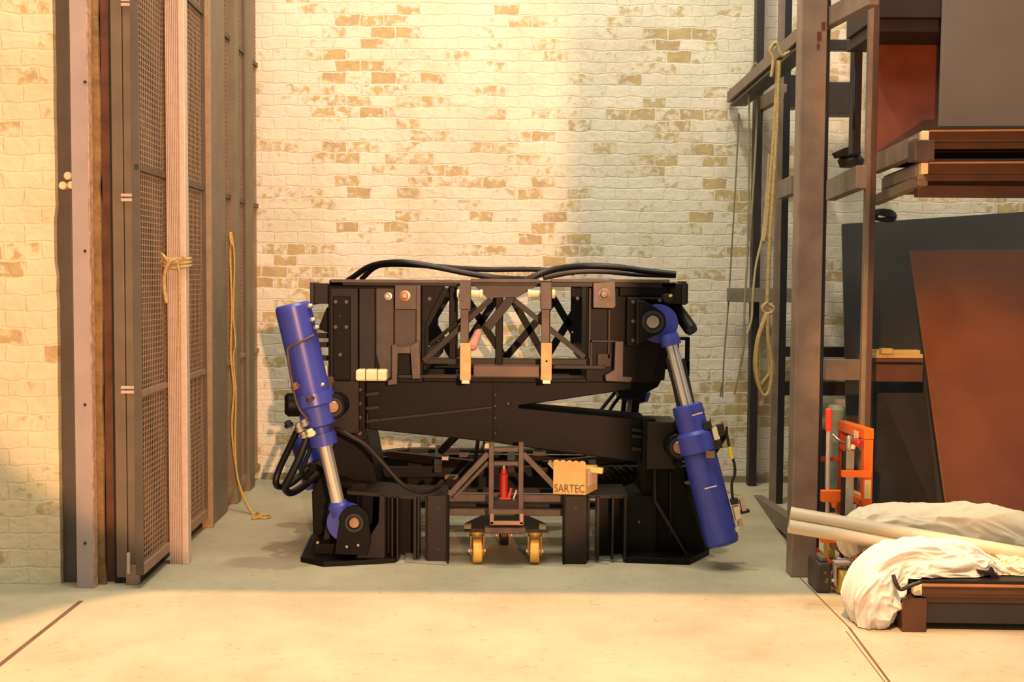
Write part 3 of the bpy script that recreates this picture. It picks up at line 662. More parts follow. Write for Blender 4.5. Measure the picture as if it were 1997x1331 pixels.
# right stuff: black shock + rectangle
MB().lathe(P(1310, 590, 6.85), P(1351, 648, 6.75), [(0, .04), (.9, .04), (1, .03)], 16).build('damper', RUBBER, MP)
rf = MB(); rf.pbox(1320, 658, 1324, 735, 6.8, .05); rf.pbox(1338, 658, 1345, 735, 6.8, .05); rf.pbox(1320, 658, 1345, 664, 6.8, .05); rf.pbox(1320, 705, 1345, 735, 6.8, .05); part(rf, 'guard_frame', BLACK, .002)
# dark guide rods beside chrome rod
MB().tube([P(1300, 700, 6.7), P(1313, 745, 6.7), P(1325, 800, 6.65)], .012, 8).build('guide_rod', RUBBER, MP)
MB().tube([P(1332, 700, 6.7), P(1342, 745, 6.7), P(1352, 790, 6.65)], .011, 8).build('guide_rod', RUBBER, MP)
part(MB().ppoly([(1240, 742), (1296, 742), (1300, 690), (1296, 640), (1240, 640)], 6.8, .5), 'corner_block', BLACK)
# hoses
def hose(pts, r=.017, m=RUBBER): MB().tube([P(x, y, Y) for x, y, Y in pts], r, 10).build('hose', m, MP)
hose([(672, 552, 7.3), (690, 540, 7.2), (715, 523, 7.1), (745, 514, 7.0), (790, 512, 6.9), (850, 521, 6.9), (910, 533, 6.9), (970, 542, 6.9), (1030, 545, 7)], .018)
hose([(705, 545, 7.3), (735, 520, 7.2), (780, 516, 7.1), (850, 520, 7.1), (940, 526, 7.2), (1050, 526, 7.3), (1120, 533, 7.3)], .016)
hose([(1024, 548, 6.75), (1050, 536, 6.75), (1085, 525, 6.8), (1140, 519, 6.9), (1200, 521, 6.9), (1260, 529, 6.9), (1318, 535, 6.9)], .019)
hose([(1060, 542, 6.95), (1120, 531, 7.0), (1180, 530, 7.0), (1240, 535, 7.0), (1318, 538, 6.95)], .016, mat('brown_hose', '3a2a26', .5))
hose([(582, 836, 6.7), (566, 870, 6.75), (545, 915, 6.8), (538, 940, 6.8), (545, 950, 6.85), (570, 942, 6.9), (600, 915, 7.0)], .019)
hose([(600, 850, 6.6), (585, 890, 6.6), (566, 930, 6.62), (556, 950, 6.65), (566, 962, 6.7), (590, 950, 6.8), (620, 925, 6.9)], .021)
hose([(612, 855, 6.7), (600, 890, 6.72), (588, 925, 6.75), (600, 935, 6.8)], .012)
hose([(655, 836, 6.5), (685, 852, 6.48), (712, 868, 6.48), (745, 902, 6.46), (785, 945, 6.46), (820, 960, 6.5), (850, 953, 6.6), (862, 940, 6.8)], .013, DARKB)
hose([(1200, 765, 7.7), (1180, 790, 7.7), (1160, 815, 7.7)], .012)
hose([(1216, 765, 7.7), (1196, 790, 7.7), (1180, 818, 7.7)], .012)
hose([(1395, 975, 6.9), (1360, 985, 6.9), (1335, 1000, 6.9), (1325, 1015, 6.95)], .012)
hose([(1380, 1002, 6.9), (1350, 1004, 6.9), (1330, 1010, 6.95)], .012)
hose([(895, 845, 7.3), (880, 860, 7.3), (860, 880, 7.4)], .025)
hose([(932, 860, 7.2), (930, 875, 7.2), (926, 905, 7.2)], .012); hose([(945, 862, 7.2), (940, 880, 7.2), (942, 905, 7.2)], .008)
# thin wire tufts around base
for i in range(6):
    x = 1150+i*14; hose([(x, 905+4*i % 9, 7.2), (x+15, 920, 7.1), (x+28, 935, 7.15)], .006, DARKB)

# ---- ladder frame (part of platform base)
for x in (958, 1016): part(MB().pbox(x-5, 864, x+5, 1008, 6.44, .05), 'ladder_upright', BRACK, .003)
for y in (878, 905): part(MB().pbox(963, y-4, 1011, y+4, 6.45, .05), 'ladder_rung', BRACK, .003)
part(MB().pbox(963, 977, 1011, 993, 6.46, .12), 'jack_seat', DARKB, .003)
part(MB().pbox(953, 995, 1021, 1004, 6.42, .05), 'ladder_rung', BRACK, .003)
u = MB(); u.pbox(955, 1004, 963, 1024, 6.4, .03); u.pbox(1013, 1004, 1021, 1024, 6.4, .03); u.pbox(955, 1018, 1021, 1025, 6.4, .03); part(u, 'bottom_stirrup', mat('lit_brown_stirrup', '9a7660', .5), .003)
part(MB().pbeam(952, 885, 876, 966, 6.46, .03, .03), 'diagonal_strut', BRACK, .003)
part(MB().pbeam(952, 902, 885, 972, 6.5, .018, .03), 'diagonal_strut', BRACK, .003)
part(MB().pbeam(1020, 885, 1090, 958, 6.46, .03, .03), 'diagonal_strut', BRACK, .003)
# ---- bottle jack
jb = P(985, 977, 6.5); jr = thing('bottle_jack', (jb.x, jb.y+.02, jb.z), 'small red hydraulic bottle jack standing in the ladder frame of the platform', 'jack')
c0 = V((jb.x-.002, 6.52, jb.z)); sc_ = 0.00283
MB().box((c0.x-.03, 6.495, c0.z), (c0.x+.035, 6.55, c0.z+.018)).build('jack_base', RED, jr, .003)
MB().lathe(c0+V((-.006, 0, .018)), c0+V((-.006, 0, .175)), [(0, .024), (.8, .024), (.85, .018), (1, .018)], 20).build('jack_body', RED, jr)
MB().lathe(c0+V((-.006, 0, .175)), c0+V((-.006, 0, .20)), [(0, .011), (.8, .011), (.8, .015), (1, .015)], 16).build('jack_ram', STEEL, jr)
MB().beam(c0+V((.02, -.012, .01)), c0+V((.036, -.012, .07)), .016, .016).build('pump_socket', RED, jr, .003)
MB().beam(c0+V((.046, .01, .0)), c0+V((.066, .01, .055)), .01, .012).build('release_lever', STEEL, jr, .002)

# ================================================================ dolly under the platform
def castor(px, py, Y, root, tyre, r=.068, yaw=0.0):
    c = P(px, py, Y); z = r+.001; x = c.x; R = Matrix.Rotation(yaw, 3, 'Z')
    def T(a, b_, cc): return V((x, Y, 0))+R@V((a, b_, cc))
    MB().lathe(T(-.026, 0, z), T(.026, 0, z), [(0, r*.55), (0, r*.9), (.12, r), (.88, r), (1, r*.9), (1, r*.55)], 28).build('wheel', tyre, root)
    for s in (-1, 1):
        MB().hexa([T(s*.036-.003, -.022, z-.02), T(s*.036+.003, -.022, z-.02), T(s*.036+.003, .022, z-.02), T(s*.036-.003, .022, z-.02), T(s*.036-.003, -.03, 2*r+.02), T(s*.036+.003, -.03, 2*r+.02), T(s*.036+.003, .04, 2*r+.02), T(s*.036-.003, .04, 2*r+.02)]).build('fork', mat('zinc_yellow_fork', 'b98a55', .4, .5), root, .001)
    MB().cyl(T(-.048, 0, z), T(.048, 0, z), .010, 12).build('axle', CREAM, root)
    MB().lathe(T(0, 0, 2*r+.015), T(0, 0, 2*r+.045), [(0, .03), (.5, .042), (1, .042)], 18).build('swivel', mat('brass_swivel', 'b3954a', .4, .5), root)
dl = thing('wheeled_dolly', (P(985, 1080, 6.5).x, 6.6, 0), 'low dark dolly on yellow castors under the middle of the black platform', 'dolly')
castor(930, 1080, 6.52, dl, YELTYRE, .068, .12); castor(1043, 1080, 6.52, dl, YELTYRE, .068, -.05)
castor(983, 1080, 6.95, dl, DARKB, .062)
zd = .185
MB().prism([V((P(905, 1040, 6.5).x, 6.46, zd)), V((P(1066, 1040, 6.5).x, 6.46, zd)), V((P(1066, 1040, 6.5).x, 6.62, zd)), V((P(1005, 1040, 6.5).x, 7.0, zd)), V((P(960, 1040, 6.5).x, 7.0, zd)), V((P(905, 1040, 6.5).x, 6.62, zd))], (0, 0, .02)).build('deck_plate', DARKB, dl, .003)
MB().pbox(945, 1030, 1025, 1042, 6.44, .05).build('cross_bar', BRACK, dl, .004)
for x in (912, 1058): MB().pbox(x-7, 1026, x+7, 1036, 6.46, .06).build('corner_bracket', mat('dirty_khaki_metal', '6e6244', .6), dl, .003)

# ================================================================ cardboard box etc on the base
Yb = 6.42; bx0 = P(1079, 940, Yb).x; bx1 = P(1142, 940, Yb).x; bz0 = P(1100, 966, Yb).z; bz1 = P(1100, 918, Yb).z; bzt = P(1100, 898, Yb).z
cb = thing('cardboard_box', ((bx0+bx1)/2, Yb+.1, bz0), 'small open cardboard box with ragged top flap and dark lettering, on the platform base', 'box')
def rot_(p): 
    o = V((bx1, Yb, 0)); R = Matrix.Rotation(-.12, 3, 'Z'); return o+R@(V(p)-o)
t_ = .004
m = MB(); dpt = .2
m.prism([rot_((bx0, Yb, bz0)), rot_((bx1, Yb, bz0)), rot_((bx1, Yb, bz1)), rot_((bx0, Yb, bz1))], (0, t_, 0))
m.prism([rot_((bx1, Yb, bz0)), rot_((bx1+.055, Yb+dpt, bz0)), rot_((bx1+.055, Yb+dpt, bz1)), rot_((bx1, Yb, bz1))], (-t_, 0, 0))
m.prism([rot_((bx0, Yb, bz0)), rot_((bx0, Yb+dpt, bz0)), rot_((bx0, Yb+dpt, bz1)), rot_((bx0, Yb, bz1))], (t_, 0, 0))
m.prism([rot_((bx0, Yb+dpt, bz0)), rot_((bx1+.05, Yb+dpt, bz0)), rot_((bx1+.05, Yb+dpt, bz1)), rot_((bx0, Yb+dpt, bz1))], (0, t_, 0))
m.prism([rot_((bx0, Yb, bz0)), rot_((bx1, Yb, bz0)), rot_((bx1+.05, Yb+dpt, bz0)), rot_((bx0, Yb+dpt, bz0))], (0, 0, t_))
m.build('box_body', CARD, cb)
tp = [rot_((bx0, Yb, bz1))]
for i in range(41):
    x = bx0+(bx1-bx0)*i/40; tp.append(rot_((x, Yb-.004, bzt-.010*(1-abs(math.sin(i*math.pi/8))**.6)-.004*i/40)))
tp.append(rot_((bx1, Yb, bz1)))
MB().prism(tp, (0, .003, 0)).build('front_flap', CARD, cb)
MB().prism([rot_((bx0, Yb, bz1)), rot_((bx0-.035, Yb+.02, bz1+.03)), rot_((bx0-.03, Yb+.12, bz1+.035)), rot_((bx0, Yb+.14, bz1))], (.003, 0, 0)).build('side_flap', CARD, cb)
MB().prism([rot_((bx1+.012, Yb+.03, bz0+.045)), rot_((bx1+.045, Yb+.15, bz0+.045)), rot_((bx1+.045, Yb+.15, bz1-.005)), rot_((bx1+.012, Yb+.03, bz1-.005))], (.003, 0, 0)).build('pink_label', mat('pink_label_paper', 'e2b8a8', .6), cb)
def text_mesh(txt, size, m_, parent, loc, rz, ext=.001, nm='lettering'):
    cu = bpy.data.curves.new(nm, 'FONT'); cu.body = txt; cu.size = size; cu.extrude = ext; cu.align_x = 'LEFT'
    to = bpy.data.objects.new('tmp', cu); C.objects.link(to); dg = bpy.context.evaluated_depsgraph_get()
    me = bpy.data.meshes.new_from_object(to.evaluated_get(dg)); C.objects.unlink(to); bpy.data.objects.remove(to)
    me.materials.clear(); me.materials.append(m_); M_ = Matrix.Translation(V(loc)-V(parent['_o'])) @ Matrix.Rotation(rz, 4, 'Z') @ Matrix.Rotation(math.pi/2, 4, 'X') @ Matrix.Diagonal((.86, 1.1, 1, 1))
    me.transform(M_); o = bpy.data.objects.new(nm, me); C.objects.link(o); o.parent = parent; return o
text_mesh('SARTEC', .056, INK, cb, rot_((bx0+.004, Yb-.002, bz0+.014)), -.12)
tag(MB().beam(P(1138, 914, 6.52), P(1176, 919, 6.5), .05, .028).build('timber_offcut', mat('yellow_timber', 'd8bc62', .6), bevel=.003), 'short yellow timber offcut lying on the open cardboard box', 'timber')

# ================================================================ RIGHT RACK
RK = thing('steel_storage_rack', (2.0, 7.4, 0), 'tall grey-brown steel storage rack with a thick front column, right of the blue cylinder', 'rack')
def rp(mb, nm, m_=RACK, bev=.004): return mb.build(nm, m_, RK, bev)
cxa = P(1545, 1000, 6.24).x; cxb = P(1594, 1000, 6.24).x
rp(MB().box((cxa, 6.24, 0), (cxb, 6.36, TOP)), 'front_column', mat('scuffed_column_paint', '8a7261', .5, 0, .14, 7, .1), .006)
rp(MB().box((cxb+.004, 6.38, 0), (cxb+.05, 6.46, TOP)), 'column_web', RACKD)
# rear posts
pA = P(1467, 960, 9.0).x; rp(MB().box((pA-.03, 9.0, 0), (pA+.03, 9.1, 5)), 'rear_post', RACKD)
pB0 = P(1503, 960, 8.3).x; pB1 = P(1514, 960, 8.3).x; pB2 = P(1527, 960, 8.3).x
rp(MB().box((pB0, 8.3, 0), (pB1, 8.36, 5)), 'rear_post', RACK); rp(MB().box((pB1, 8.3, 0), (pB2, 8.42, 5)), 'rear_post', mat('near_black', '151214', .5))  # one post: its unlit side is coloured near black
# depth beams
def dbeam(x0, y0, Ya, x1, y1, Yb_, w_, h_, m_=RACK, nm='depth_beam'): rp(MB().beam(P(x0, y0, Ya), P(x1, y1, Yb_), w_, h_), nm, m_)
dbeam(1424, 190, 9.15, 1565, 65, 6.85, .05, .08); dbeam(1565, 65, 6.85, 1705, -12, 5.6, .05, .10)
dbeam(1440, 205, 9.1, 1575, 92, 6.9, .12, .02, RACKD)
dbeam(1484, 205, 9.1, 1528, 178, 8.3, .05, .10)
dbeam(1466, 972, 9.0, 1548, 1030, 7.0, .07, .11); dbeam(1524, 372, 8.2, 1552, 360, 7.6, .06, .12); dbeam(1620, 372, 7.0, 1681, 345, 6.2, .06, .12)
# cross beams at the back
def fb_(x0, y0, x1, y1, Y, dy, m_, nm='cross_beam'): rp(MB().pbox(x0, y0, x1, y1, Y, dy), nm, m_)
fb_(1528, 146, 1562, 208, 8.6, .2, RACKD); fb_(1596, 160, 1672, 222, 8.6, .2, RACKD); fb_(1596, 77, 1676, 97, 8.8, .08, RACKD)
fb_(1420, 562, 1560, 590, 8.9, .06, mat('grey_shelf_bar', '7d7466', .6))
fb_(1525, 677, 1660, 697, 9.0, .06, RACKD); fb_(1525, 745, 1655, 772, 9.0, .06, RACKD)
fb_(1596, 0, 1612, 880, 7.6, .08, RACKD, 'rear_post')
fb_(1600, 838, 1630, 1060, 8.0, .08, RACKD, 'rear_post')
# thin front post and shelf arm
tx0 = P(1683, 600, 6.3).x; tx1 = P(1692, 600, 6.3).x; tx2 = P(1703, 600, 6.3).x
rp(MB().box((tx0, 6.3, 0), (tx1, 6.34, 5)), 'front_post', RACK, .003); rp(MB().box((tx1, 6.3, 0), (tx2, 6.36, 5)), 'front_post', mat('brown_post_flange', '4f372c', .5), .003)
fb_(1664, 60, 1681, 300, 7.2, .08, mat('near_black', '151214'), 'hanging_rail')
fb_(1610, 702, 1680, 742, 6.9, .06, RACK, 'shelf_beam')
fb_(1700, 704, 1800, 745, 7.4, .08, mat('reddish_brown_shelf', '5a3526', .5), 'shelf_beam')
fb_(1700, 698, 1800, 707, 7.3, .3, MATS['reddish_brown_shelf'], 'shelf_board')
# bracket at lower left (wall shelf bracket) & upper shelf underside dark
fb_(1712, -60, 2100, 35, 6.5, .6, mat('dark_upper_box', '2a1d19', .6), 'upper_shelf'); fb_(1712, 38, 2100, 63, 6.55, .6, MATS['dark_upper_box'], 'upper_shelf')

# rusty keyhole marks on the column
for (x, y, s_) in ((1606, 50, 7), (1598, 70, 8), (1596, 90, 5)):
    MB().pbox(x-s_/2, y-s_, x+s_/2, y+s_, 6.235, .008).build('rust_spot', mat('rust', '5a2f18', .9), RK)
# stage lamp hung at the rear
sl = thing('clamp_lamp', P(1660, 325, 7.4), 'small black clamp lamp on the rack behind the thick column', 'lamp')
MB().ppoly([(1634, 295), (1648, 288), (1660, 286), (1680, 296), (1678, 303), (1640, 305)], 7.4, .15).build('clamp', RUBBER, sl, .004)
MB().lathe(P(1660, 304, 7.48), P(1660, 326, 7.48), [(0, .06), (.4, .085), (1, .07)], 20).build('housing', RACKD, sl)
MB().tube([P(1668, 130, 7.15), P(1666, 210, 7.13), P(1664, 280, 7.3), P(1662, 290, 7.45)], .01).build('cable', RUBBER, sl)
cn = MB(); 
for k in range(4): cn.tube([P(1702+k*2, 418+k*3, 7.4), P(1712, 411+k*2, 7.35), P(1735, 412+k*3, 7.35), P(1745, 420, 7.4), P(1740, 430-k*2, 7.4), P(1715, 428, 7.4), P(1703, 424, 7.4)], .012)
tag(cn.build('cable_coil', RUBBER), 'small black coil of cable hung beneath the stacked stage decks', 'cable')

# ropes on the rack / wall
def rope(nm, paths, r, label, m_=ROPE):
    m = MB()
    for p in paths: m.tube([P(*q) for q in p], r, 7)
    return tag(m.build(nm, m_), label, 'rope')
def ropeh(pts, Y): return [(x, y, Y) for x, y in pts]
rope('hanging_rope', [ropeh([(1441, 222), (1436, 330), (1428, 470), (1420, 600), (1412, 700), (1409, 775)], 8.95), ropeh([(1411, 740), (1406, 760), (1405, 775)], 8.95)], .006, 'thin dark rope hanging on the brick wall, leftmost beside the rack', mat('dull_grey_rope', '7d7558', .9))
rope('hanging_rope', [ropeh([(1474, 122), (1462, 150), (1461, 250), (1460, 380), (1458, 490), (1452, 600), (1450, 680), (1432, 770)], 8.5), ropeh([(1474, 122), (1478, 150), (1474, 280), (1467, 400), (1462, 470)], 8.5)], .008, 'thin tan rope looped over the sloping beam end, second rope from left', mat('dull_tan_rope', '97896a', .9))
rope('hanging_rope', [ropeh([(1500, 300), (1490, 440), (1474, 520), (1468, 580), (1466, 620), (1458, 650)], 8.1)], .008, 'pale green-tipped rope crossing in front of the narrow black post', mat('pale_rope', 'c0ae7c', .8))
knot = [ropeh([(1497, 590), (1487, 600), (1492, 612), (1505, 610), (1508, 600), (1498, 594)], 7.05)]
coil = []
for k, (wx, yb_) in enumerate(((20, 765), (16, 752), (12, 742), (17, 772))):
    coil.append(ropeh([(1494+k, 612), (1488-wx*.5, 660), (1490-wx+2, 710), (1484-wx*.3, 750), (1490, yb_), (1497+wx*.2, yb_-12), (1490+wx*.9, 715), (1496+wx*.1, 660), (1498, 612)], 7.0-.02*k))
rope('coiled_rope', [ropeh([(1504, 150), (1508, 120), (1502, 98), (1513, 84), (1524, 108), (1535, 104), (1550, 96), (1553, 84)], 7.1), ropeh([(1520, 118), (1516, 240), (1510, 340), (1501, 480), (1496, 595)], 7.08), ropeh([(1516, 118), (1511, 240), (1504, 330), (1496, 430), (1490, 470)], 7.12), ropeh([(1486, 765), (1487, 780), (1484, 792)], 7.0)]+knot+coil, .0115, 'thick tan rope tied over the beam, ending in a hanging coil beside the column')

# ---- boards and panels
def slab(nm, pix, Ys, th, m_, label, cat):
    pts = [P(x, y, Y) for (x, y), Y in zip(pix, Ys)]
    n = (pts[1]-pts[0]).cross(pts[2]-pts[0]).normalized()
    if n.y < 0: n = -n
    return tag(MB().prism(pts, n*th).build(nm, m_, bevel=.002), label, cat)
slab('dark_sheet', [(1642, 437), (2120, 405), (2120, 1020), (1655, 1020)], [8.7, 8.7, 8.3, 8.3], .02, SHEET, 'large dark grey glossy sheet leaning at the back of the rack', 'sheet')
slab('dark_sheet', [(1700, 720), (1800, 700), (1833, 1026), (1700, 1026)], [7.95, 7.95, 7.6, 7.6], .02, mat('dark_blue_sheet', '26282b', .35), 'narrow dark blue-grey sheet below the timber shelf', 'sheet')
slab('brown_board', [(1775, 489), (2110, 486), (2110, 1040), (1852, 1040)], [7.7, 7.7, 7.1, 7.1], .018, BOARD, 'large brown board leaning upright with a slanted left edge, right of the orange lift', 'board')
slab('brown_board', [(1700, 40), (1900, 40), (1890, 300), (1700, 300)], [6.95, 6.95, 6.75, 6.75], .018, mat('reddish_brown_board', '7a4028', .45), 'reddish-brown board standing behind the grey flat on the stacked decks', 'board')
slab('grey_flat', [(1843, -60), (2110, -60), (2110, 247), (1833, 247)], [5.95, 5.95, 5.85, 5.85], .03, GREYF, 'plain grey scenery flat standing on the upper stack of decks', 'panel')
# timber on shelf
for (x0, x1, y0, y1, Yq, lab) in ((1700, 1800, 691, 699, 7.28, 'long pale timber batten at the bottom of the small pile on the shelf'), (1700, 1795, 683, 690.5, 7.33, 'pale timber batten on top of the long batten on the rack shelf'), (1720, 1741, 680, 690.5, 7.25, 'short pale block of timber on the shelf battens, nearest the post')):
    tag(MB().pbox(x0, y0, x1, y1, Yq, .06).build('timber_batten', mat('pale_yellow_timber', 'b79c5e', .7), bevel=.002), lab, 'timber', 'timber pieces on the rack shelf')

# ---- stage decks
ALUB = mat('brown_aluminium_frame', '5c3f31', .32, .45, .08, 8)
def deck(corner, yaw, wdt, dpt, z, label, legs=False, hgt=.105):
    root = thing('stage_deck', (corner[0], corner[1], z), label, 'stage deck', 'stage decks')
    R = Matrix.Rotation(yaw, 3, 'Z'); o = V((corner[0], corner[1], z))
    def T(a, b_, c_): return o+R@V((a, b_, c_))
    def bx(mb, x0, y0, z0, x1, y1, z1): return mb.hexa([T(x0, y0, z0), T(x1, y0, z0), T(x1, y1, z0), T(x0, y1, z0), T(x0, y0, z1), T(x1, y0, z1), T(x1, y1, z1), T(x0, y1, z1)])
    h = hgt
    for (nm, a, b_, c_, d_) in (('front_rail', .03, 0, wdt, .03), ('rear_rail', .03, dpt-.03, wdt, dpt)):
        m = MB(); bx(m, a, b_, h*.30, c_, d_, h*.80); bx(m, a, b_-.008 if b_ == 0 else b_, h*.30, c_, d_, h*.36); bx(m, a, b_+.01, 0, c_, d_+.01, h*.30); m.build(nm, ALUB, root, .002)
        m = MB(); bx(m, a, b_-.012 if b_ == 0 else b_, h*.76, c_, d_, h*.84); m.build('edge_lip', mat('orange_highlight_lip', 'b3794e', .35, .3), root, .001)  # lip tinted orange, painting in the lit highlight along the edge
    m = MB(); bx(m, 0, .08, h*.12, .03, dpt-.05, h*.84); bx(m, -.006, .1, h*.25, 0, dpt-.1, h*.7); m.build('side_rail', RACK, root, .002)
    bx(MB(), -.005, 0, h*.3, .03, .05, h*.82).build('corner_cap', CREAM, root, .004)
    bx(MB(), .02, .012, h*.84, wdt, dpt, h).build('deck_board', mat('black_deck_board', '0e0b0b', .5), root, .002)
    if legs:
        bx(MB(), -.06, -.01, -.135, .05, .1, .02).build('corner_leg', ALUB, root, .003)
        bx(MB(), .05, .02, -.1, wdt, .05, 0).build('skirt_board', mat('dark_skirt', '2b211f', .5), root, .002)
    return root
c1 = P(1797, 372, 5.75); z_lo = P(1797, 352, 5.75).z
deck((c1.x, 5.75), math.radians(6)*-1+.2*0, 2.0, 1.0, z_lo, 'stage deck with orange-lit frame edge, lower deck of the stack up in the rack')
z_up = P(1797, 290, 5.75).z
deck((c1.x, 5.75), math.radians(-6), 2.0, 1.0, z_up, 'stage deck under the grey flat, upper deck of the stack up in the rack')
m = MB().pbox(1784, 273, 1823, 314, 5.70, .1); o = m.build('spacer_block', BRACK, bevel=.004); tag(o, 'square brown steel spacer between the two stacked stage decks', 'spacer')
dbeam(1706, 322, 6.72, 1783, 288, 5.85, .05, .10, RACK, 'shelf_arm')
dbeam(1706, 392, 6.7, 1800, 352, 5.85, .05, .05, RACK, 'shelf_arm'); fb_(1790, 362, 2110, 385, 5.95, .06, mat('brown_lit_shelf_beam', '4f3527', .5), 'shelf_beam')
# bottom deck, on the floor
cb_ = F(1767, 1235); 
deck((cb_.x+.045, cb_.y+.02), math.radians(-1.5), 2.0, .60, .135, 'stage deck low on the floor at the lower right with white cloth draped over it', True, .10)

# ---- cloths
def tag_cloth(nm, m_, vs, nu, nv, label):
    fs = []
    for j in range(nv):
        for i in range(nu):
            k = (i+1) % nu; fs.append((j*nu+i, j*nu+k, (j+1)*nu+k, (j+1)*nu+i))
    mb = MB(); mb.add(vs, fs, True); mb.add(vs[:nu], [tuple(range(nu-1, -1, -1))], True); mb.add(vs[-nu:], [tuple(range(nu))], True)
    return tag(mb.build(nm, m_), label, 'cloth')
def ridge(p):
    return (1-abs(noise.noise(p))*2.2)
def loft(nm, m_, pts, label, amp=.02, seed=1, nu=220, nv=260, fu=5.0, fl=3.0, bottom=.004, floors=None, depth=1.0, ex=.8):
    # pts: (px, py, Y, radius_m); folds run along the length and fan round the heap
    C_ = [P(x, y, Y) for x, y, Y, r in pts]; Rr = [r for *_, r in pts]; n = len(pts); vs = []
    sd = V((seed*7.3, seed*2.1, seed*4.7))
    def cr(a, t, i):
        g = lambda q: a[max(0, min(n-1, q))]
        p0, p1, p2, p3 = g(i-1), g(i), g(i+1), g(i+2)
        return 0.5*((2*p1)+(-1*p0+p2)*t+(2*p0-5*p1+4*p2-p3)*t*t+(-1*p0+3*p1-3*p2+p3)*t**3)
    L_ = sum((C_[i+1]-C_[i]).length for i in range(n-1)); yv = V((0, 1, 0))
    for j in range(nv+1):
        s_ = j/nv*(n-1); i = min(int(s_), n-2); t = s_-i
        c = cr(C_, t, i); c2 = cr(C_, min(t+.02, 1), i) if t < .98 else c; c1 = cr(C_, max(t-.02, 0), i)
        d = ((c2-c1) if (c2-c1).length > 1e-6 else C_[-1]-C_[-2]); d.normalize(); r = max(cr(Rr, t, i), .002)
        nn = d.cross(yv).normalized()
        e = min(1.0, math.sin(math.pi*min(j/nv*6, .5)), math.sin(math.pi*min((nv-j)/nv*6, .5)))
        for k in range(nu):
            a = 2*math.pi*k/nu; ca, sa = math.cos(a), math.sin(a)
            f = lambda q: math.copysign(abs(q)**ex, q)
            q = V((ca*fu*.32, sa*fu*.32, j/nv*L_*fl))+sd
            q = q+V((noise.noise(q*1.1), noise.noise(q*1.1+V((9, 2, 1))), noise.noise(q*.9+V((3, 8, 1)))))*.55
            kx = .50*ridge(q)+.30*ridge(q*2.2+V((4, 1, 2)))+.16*ridge(q*4.6+V((1, 7, 3)))-.42+.5*noise.noise(q*.45)
            rr = r+amp*kx*min(1, r/.05)
            p = c+(nn*f(ca)*rr+yv*f(sa)*rr*depth)
            if p.z < bottom: p.z = bottom+(p.z-bottom)*.01
            if floors and p.x > floors[0] and p.z < floors[1]: p.z = floors[1]+(p.z-floors[1])*.02
            vs.append(p)
    return tag_cloth(nm, m_, vs, nu, nv, label)
deck_top = .240
loft('canvas_tarp', CLOTHC, [(1684, 1060, 5.78, .08), (1687, 1056, 5.78, .14), (1725, 1050, 5.78, .155), (1790, 1048, 5.78, .155), (1860, 1044, 5.78, .160), (1925, 1048, 5.78, .160), (1985, 1060, 5.78, .150), (2060, 1072, 5.78, .13), (2130, 1085, 5.78, .05)], 'cream canvas sheet bundled into a long heap behind the two plastic pipes', .042, 3, 240, 360, 2.4, 2.3, floors=(P(1767, 1150, 5.28).x+.02, .240), depth=.75, ex=.75)
xd = P(1768, 1150, 5.32).x
loft('dust_sheet', CLOTHW, [(1718, 1226, 5.42, .01), (1708, 1214, 5.42, .085), (1700, 1180, 5.42, .118), (1708, 1145, 5.42, .130), (1735, 1116, 5.43, .125), (1772, 1097, 5.44, .110), (1815, 1092, 5.45, .098), (1860, 1094, 5.45, .096), (1895, 1101, 5.45, .080), (1925, 1114, 5.44, .050), (1952, 1127, 5.43, .022), (1962, 1132, 5.43, .004)], 'crumpled white sheet heaped on the floor deck and spilling off its left end', .048, 9, 260, 420, 3.0, 3.4, floors=(xd, deck_top), depth=1.15)
loft('dust_sheet', CLOTHC, [(1885, 1078, 5.62, .01), (1905, 1088, 5.58, .06), (1925, 1104, 5.52, .07), (1955, 1112, 5.5, .07), (1990, 1112, 5.5, .075), (2040, 1112, 5.5, .08), (2100, 1125, 5.5, .01)], 'thin cream cloth lying along the floor deck at the right edge of the picture', .026, 12, 160, 240, 4.6, 6.0, floors=(xd, deck_top), depth=1.6)
bk = MB(); bk.tube([P(1742, 1122, 5.28), P(1748, 1140, 5.26), P(1757, 1150, 5.25), P(1775, 1143, 5.24), P(1795, 1136, 5.24)], .010)
tag(bk.build('black_strap', RUBBER), 'short black strap hooked out of the white sheet at the deck corner', 'strap')
tag(MB().ppoly([(1905, 1112), (1932, 1116), (1937, 1108), (1941, 1118), (1957, 1136), (1940, 1137), (1930, 1122), (1912, 1120)], 5.33, .03).build('black_strap', RUBBER, bevel=.002), 'short black strap lying across the cloth on top of the floor deck', 'strap')
# ---- pipes
def pipe(x0, y0, Ya, x1, y1, Yb2, r, label):
    a = P(x0, y0, Ya); c = P(x1, y1, Yb2); d = (c-a)
    m = MB(); m.lathe(a, c, [(0, r*.86), (0, r), (1, r), (1, r*.86)], 24, caps=False); m.lathe(a, c, [(0, r*.86), (1, r*.86)], 24, caps=False)
    m.lathe(a+d*.012, c, [(0, r*.86), (.02, r*.86)], 24)
    return tag(m.build('plastic_pipe', PVC), label, 'pipe', 'cream plastic pipes')
pipe(1541, 1002, 5.75, 2120, 1103, 5.42, .0335, 'long cream plastic pipe, upper one of the two sticking out past the column')
pipe(1538, 1027, 5.70, 2120, 1124, 5.50, .0325, 'long cream plastic pipe, lower one of the two sticking out past the column')

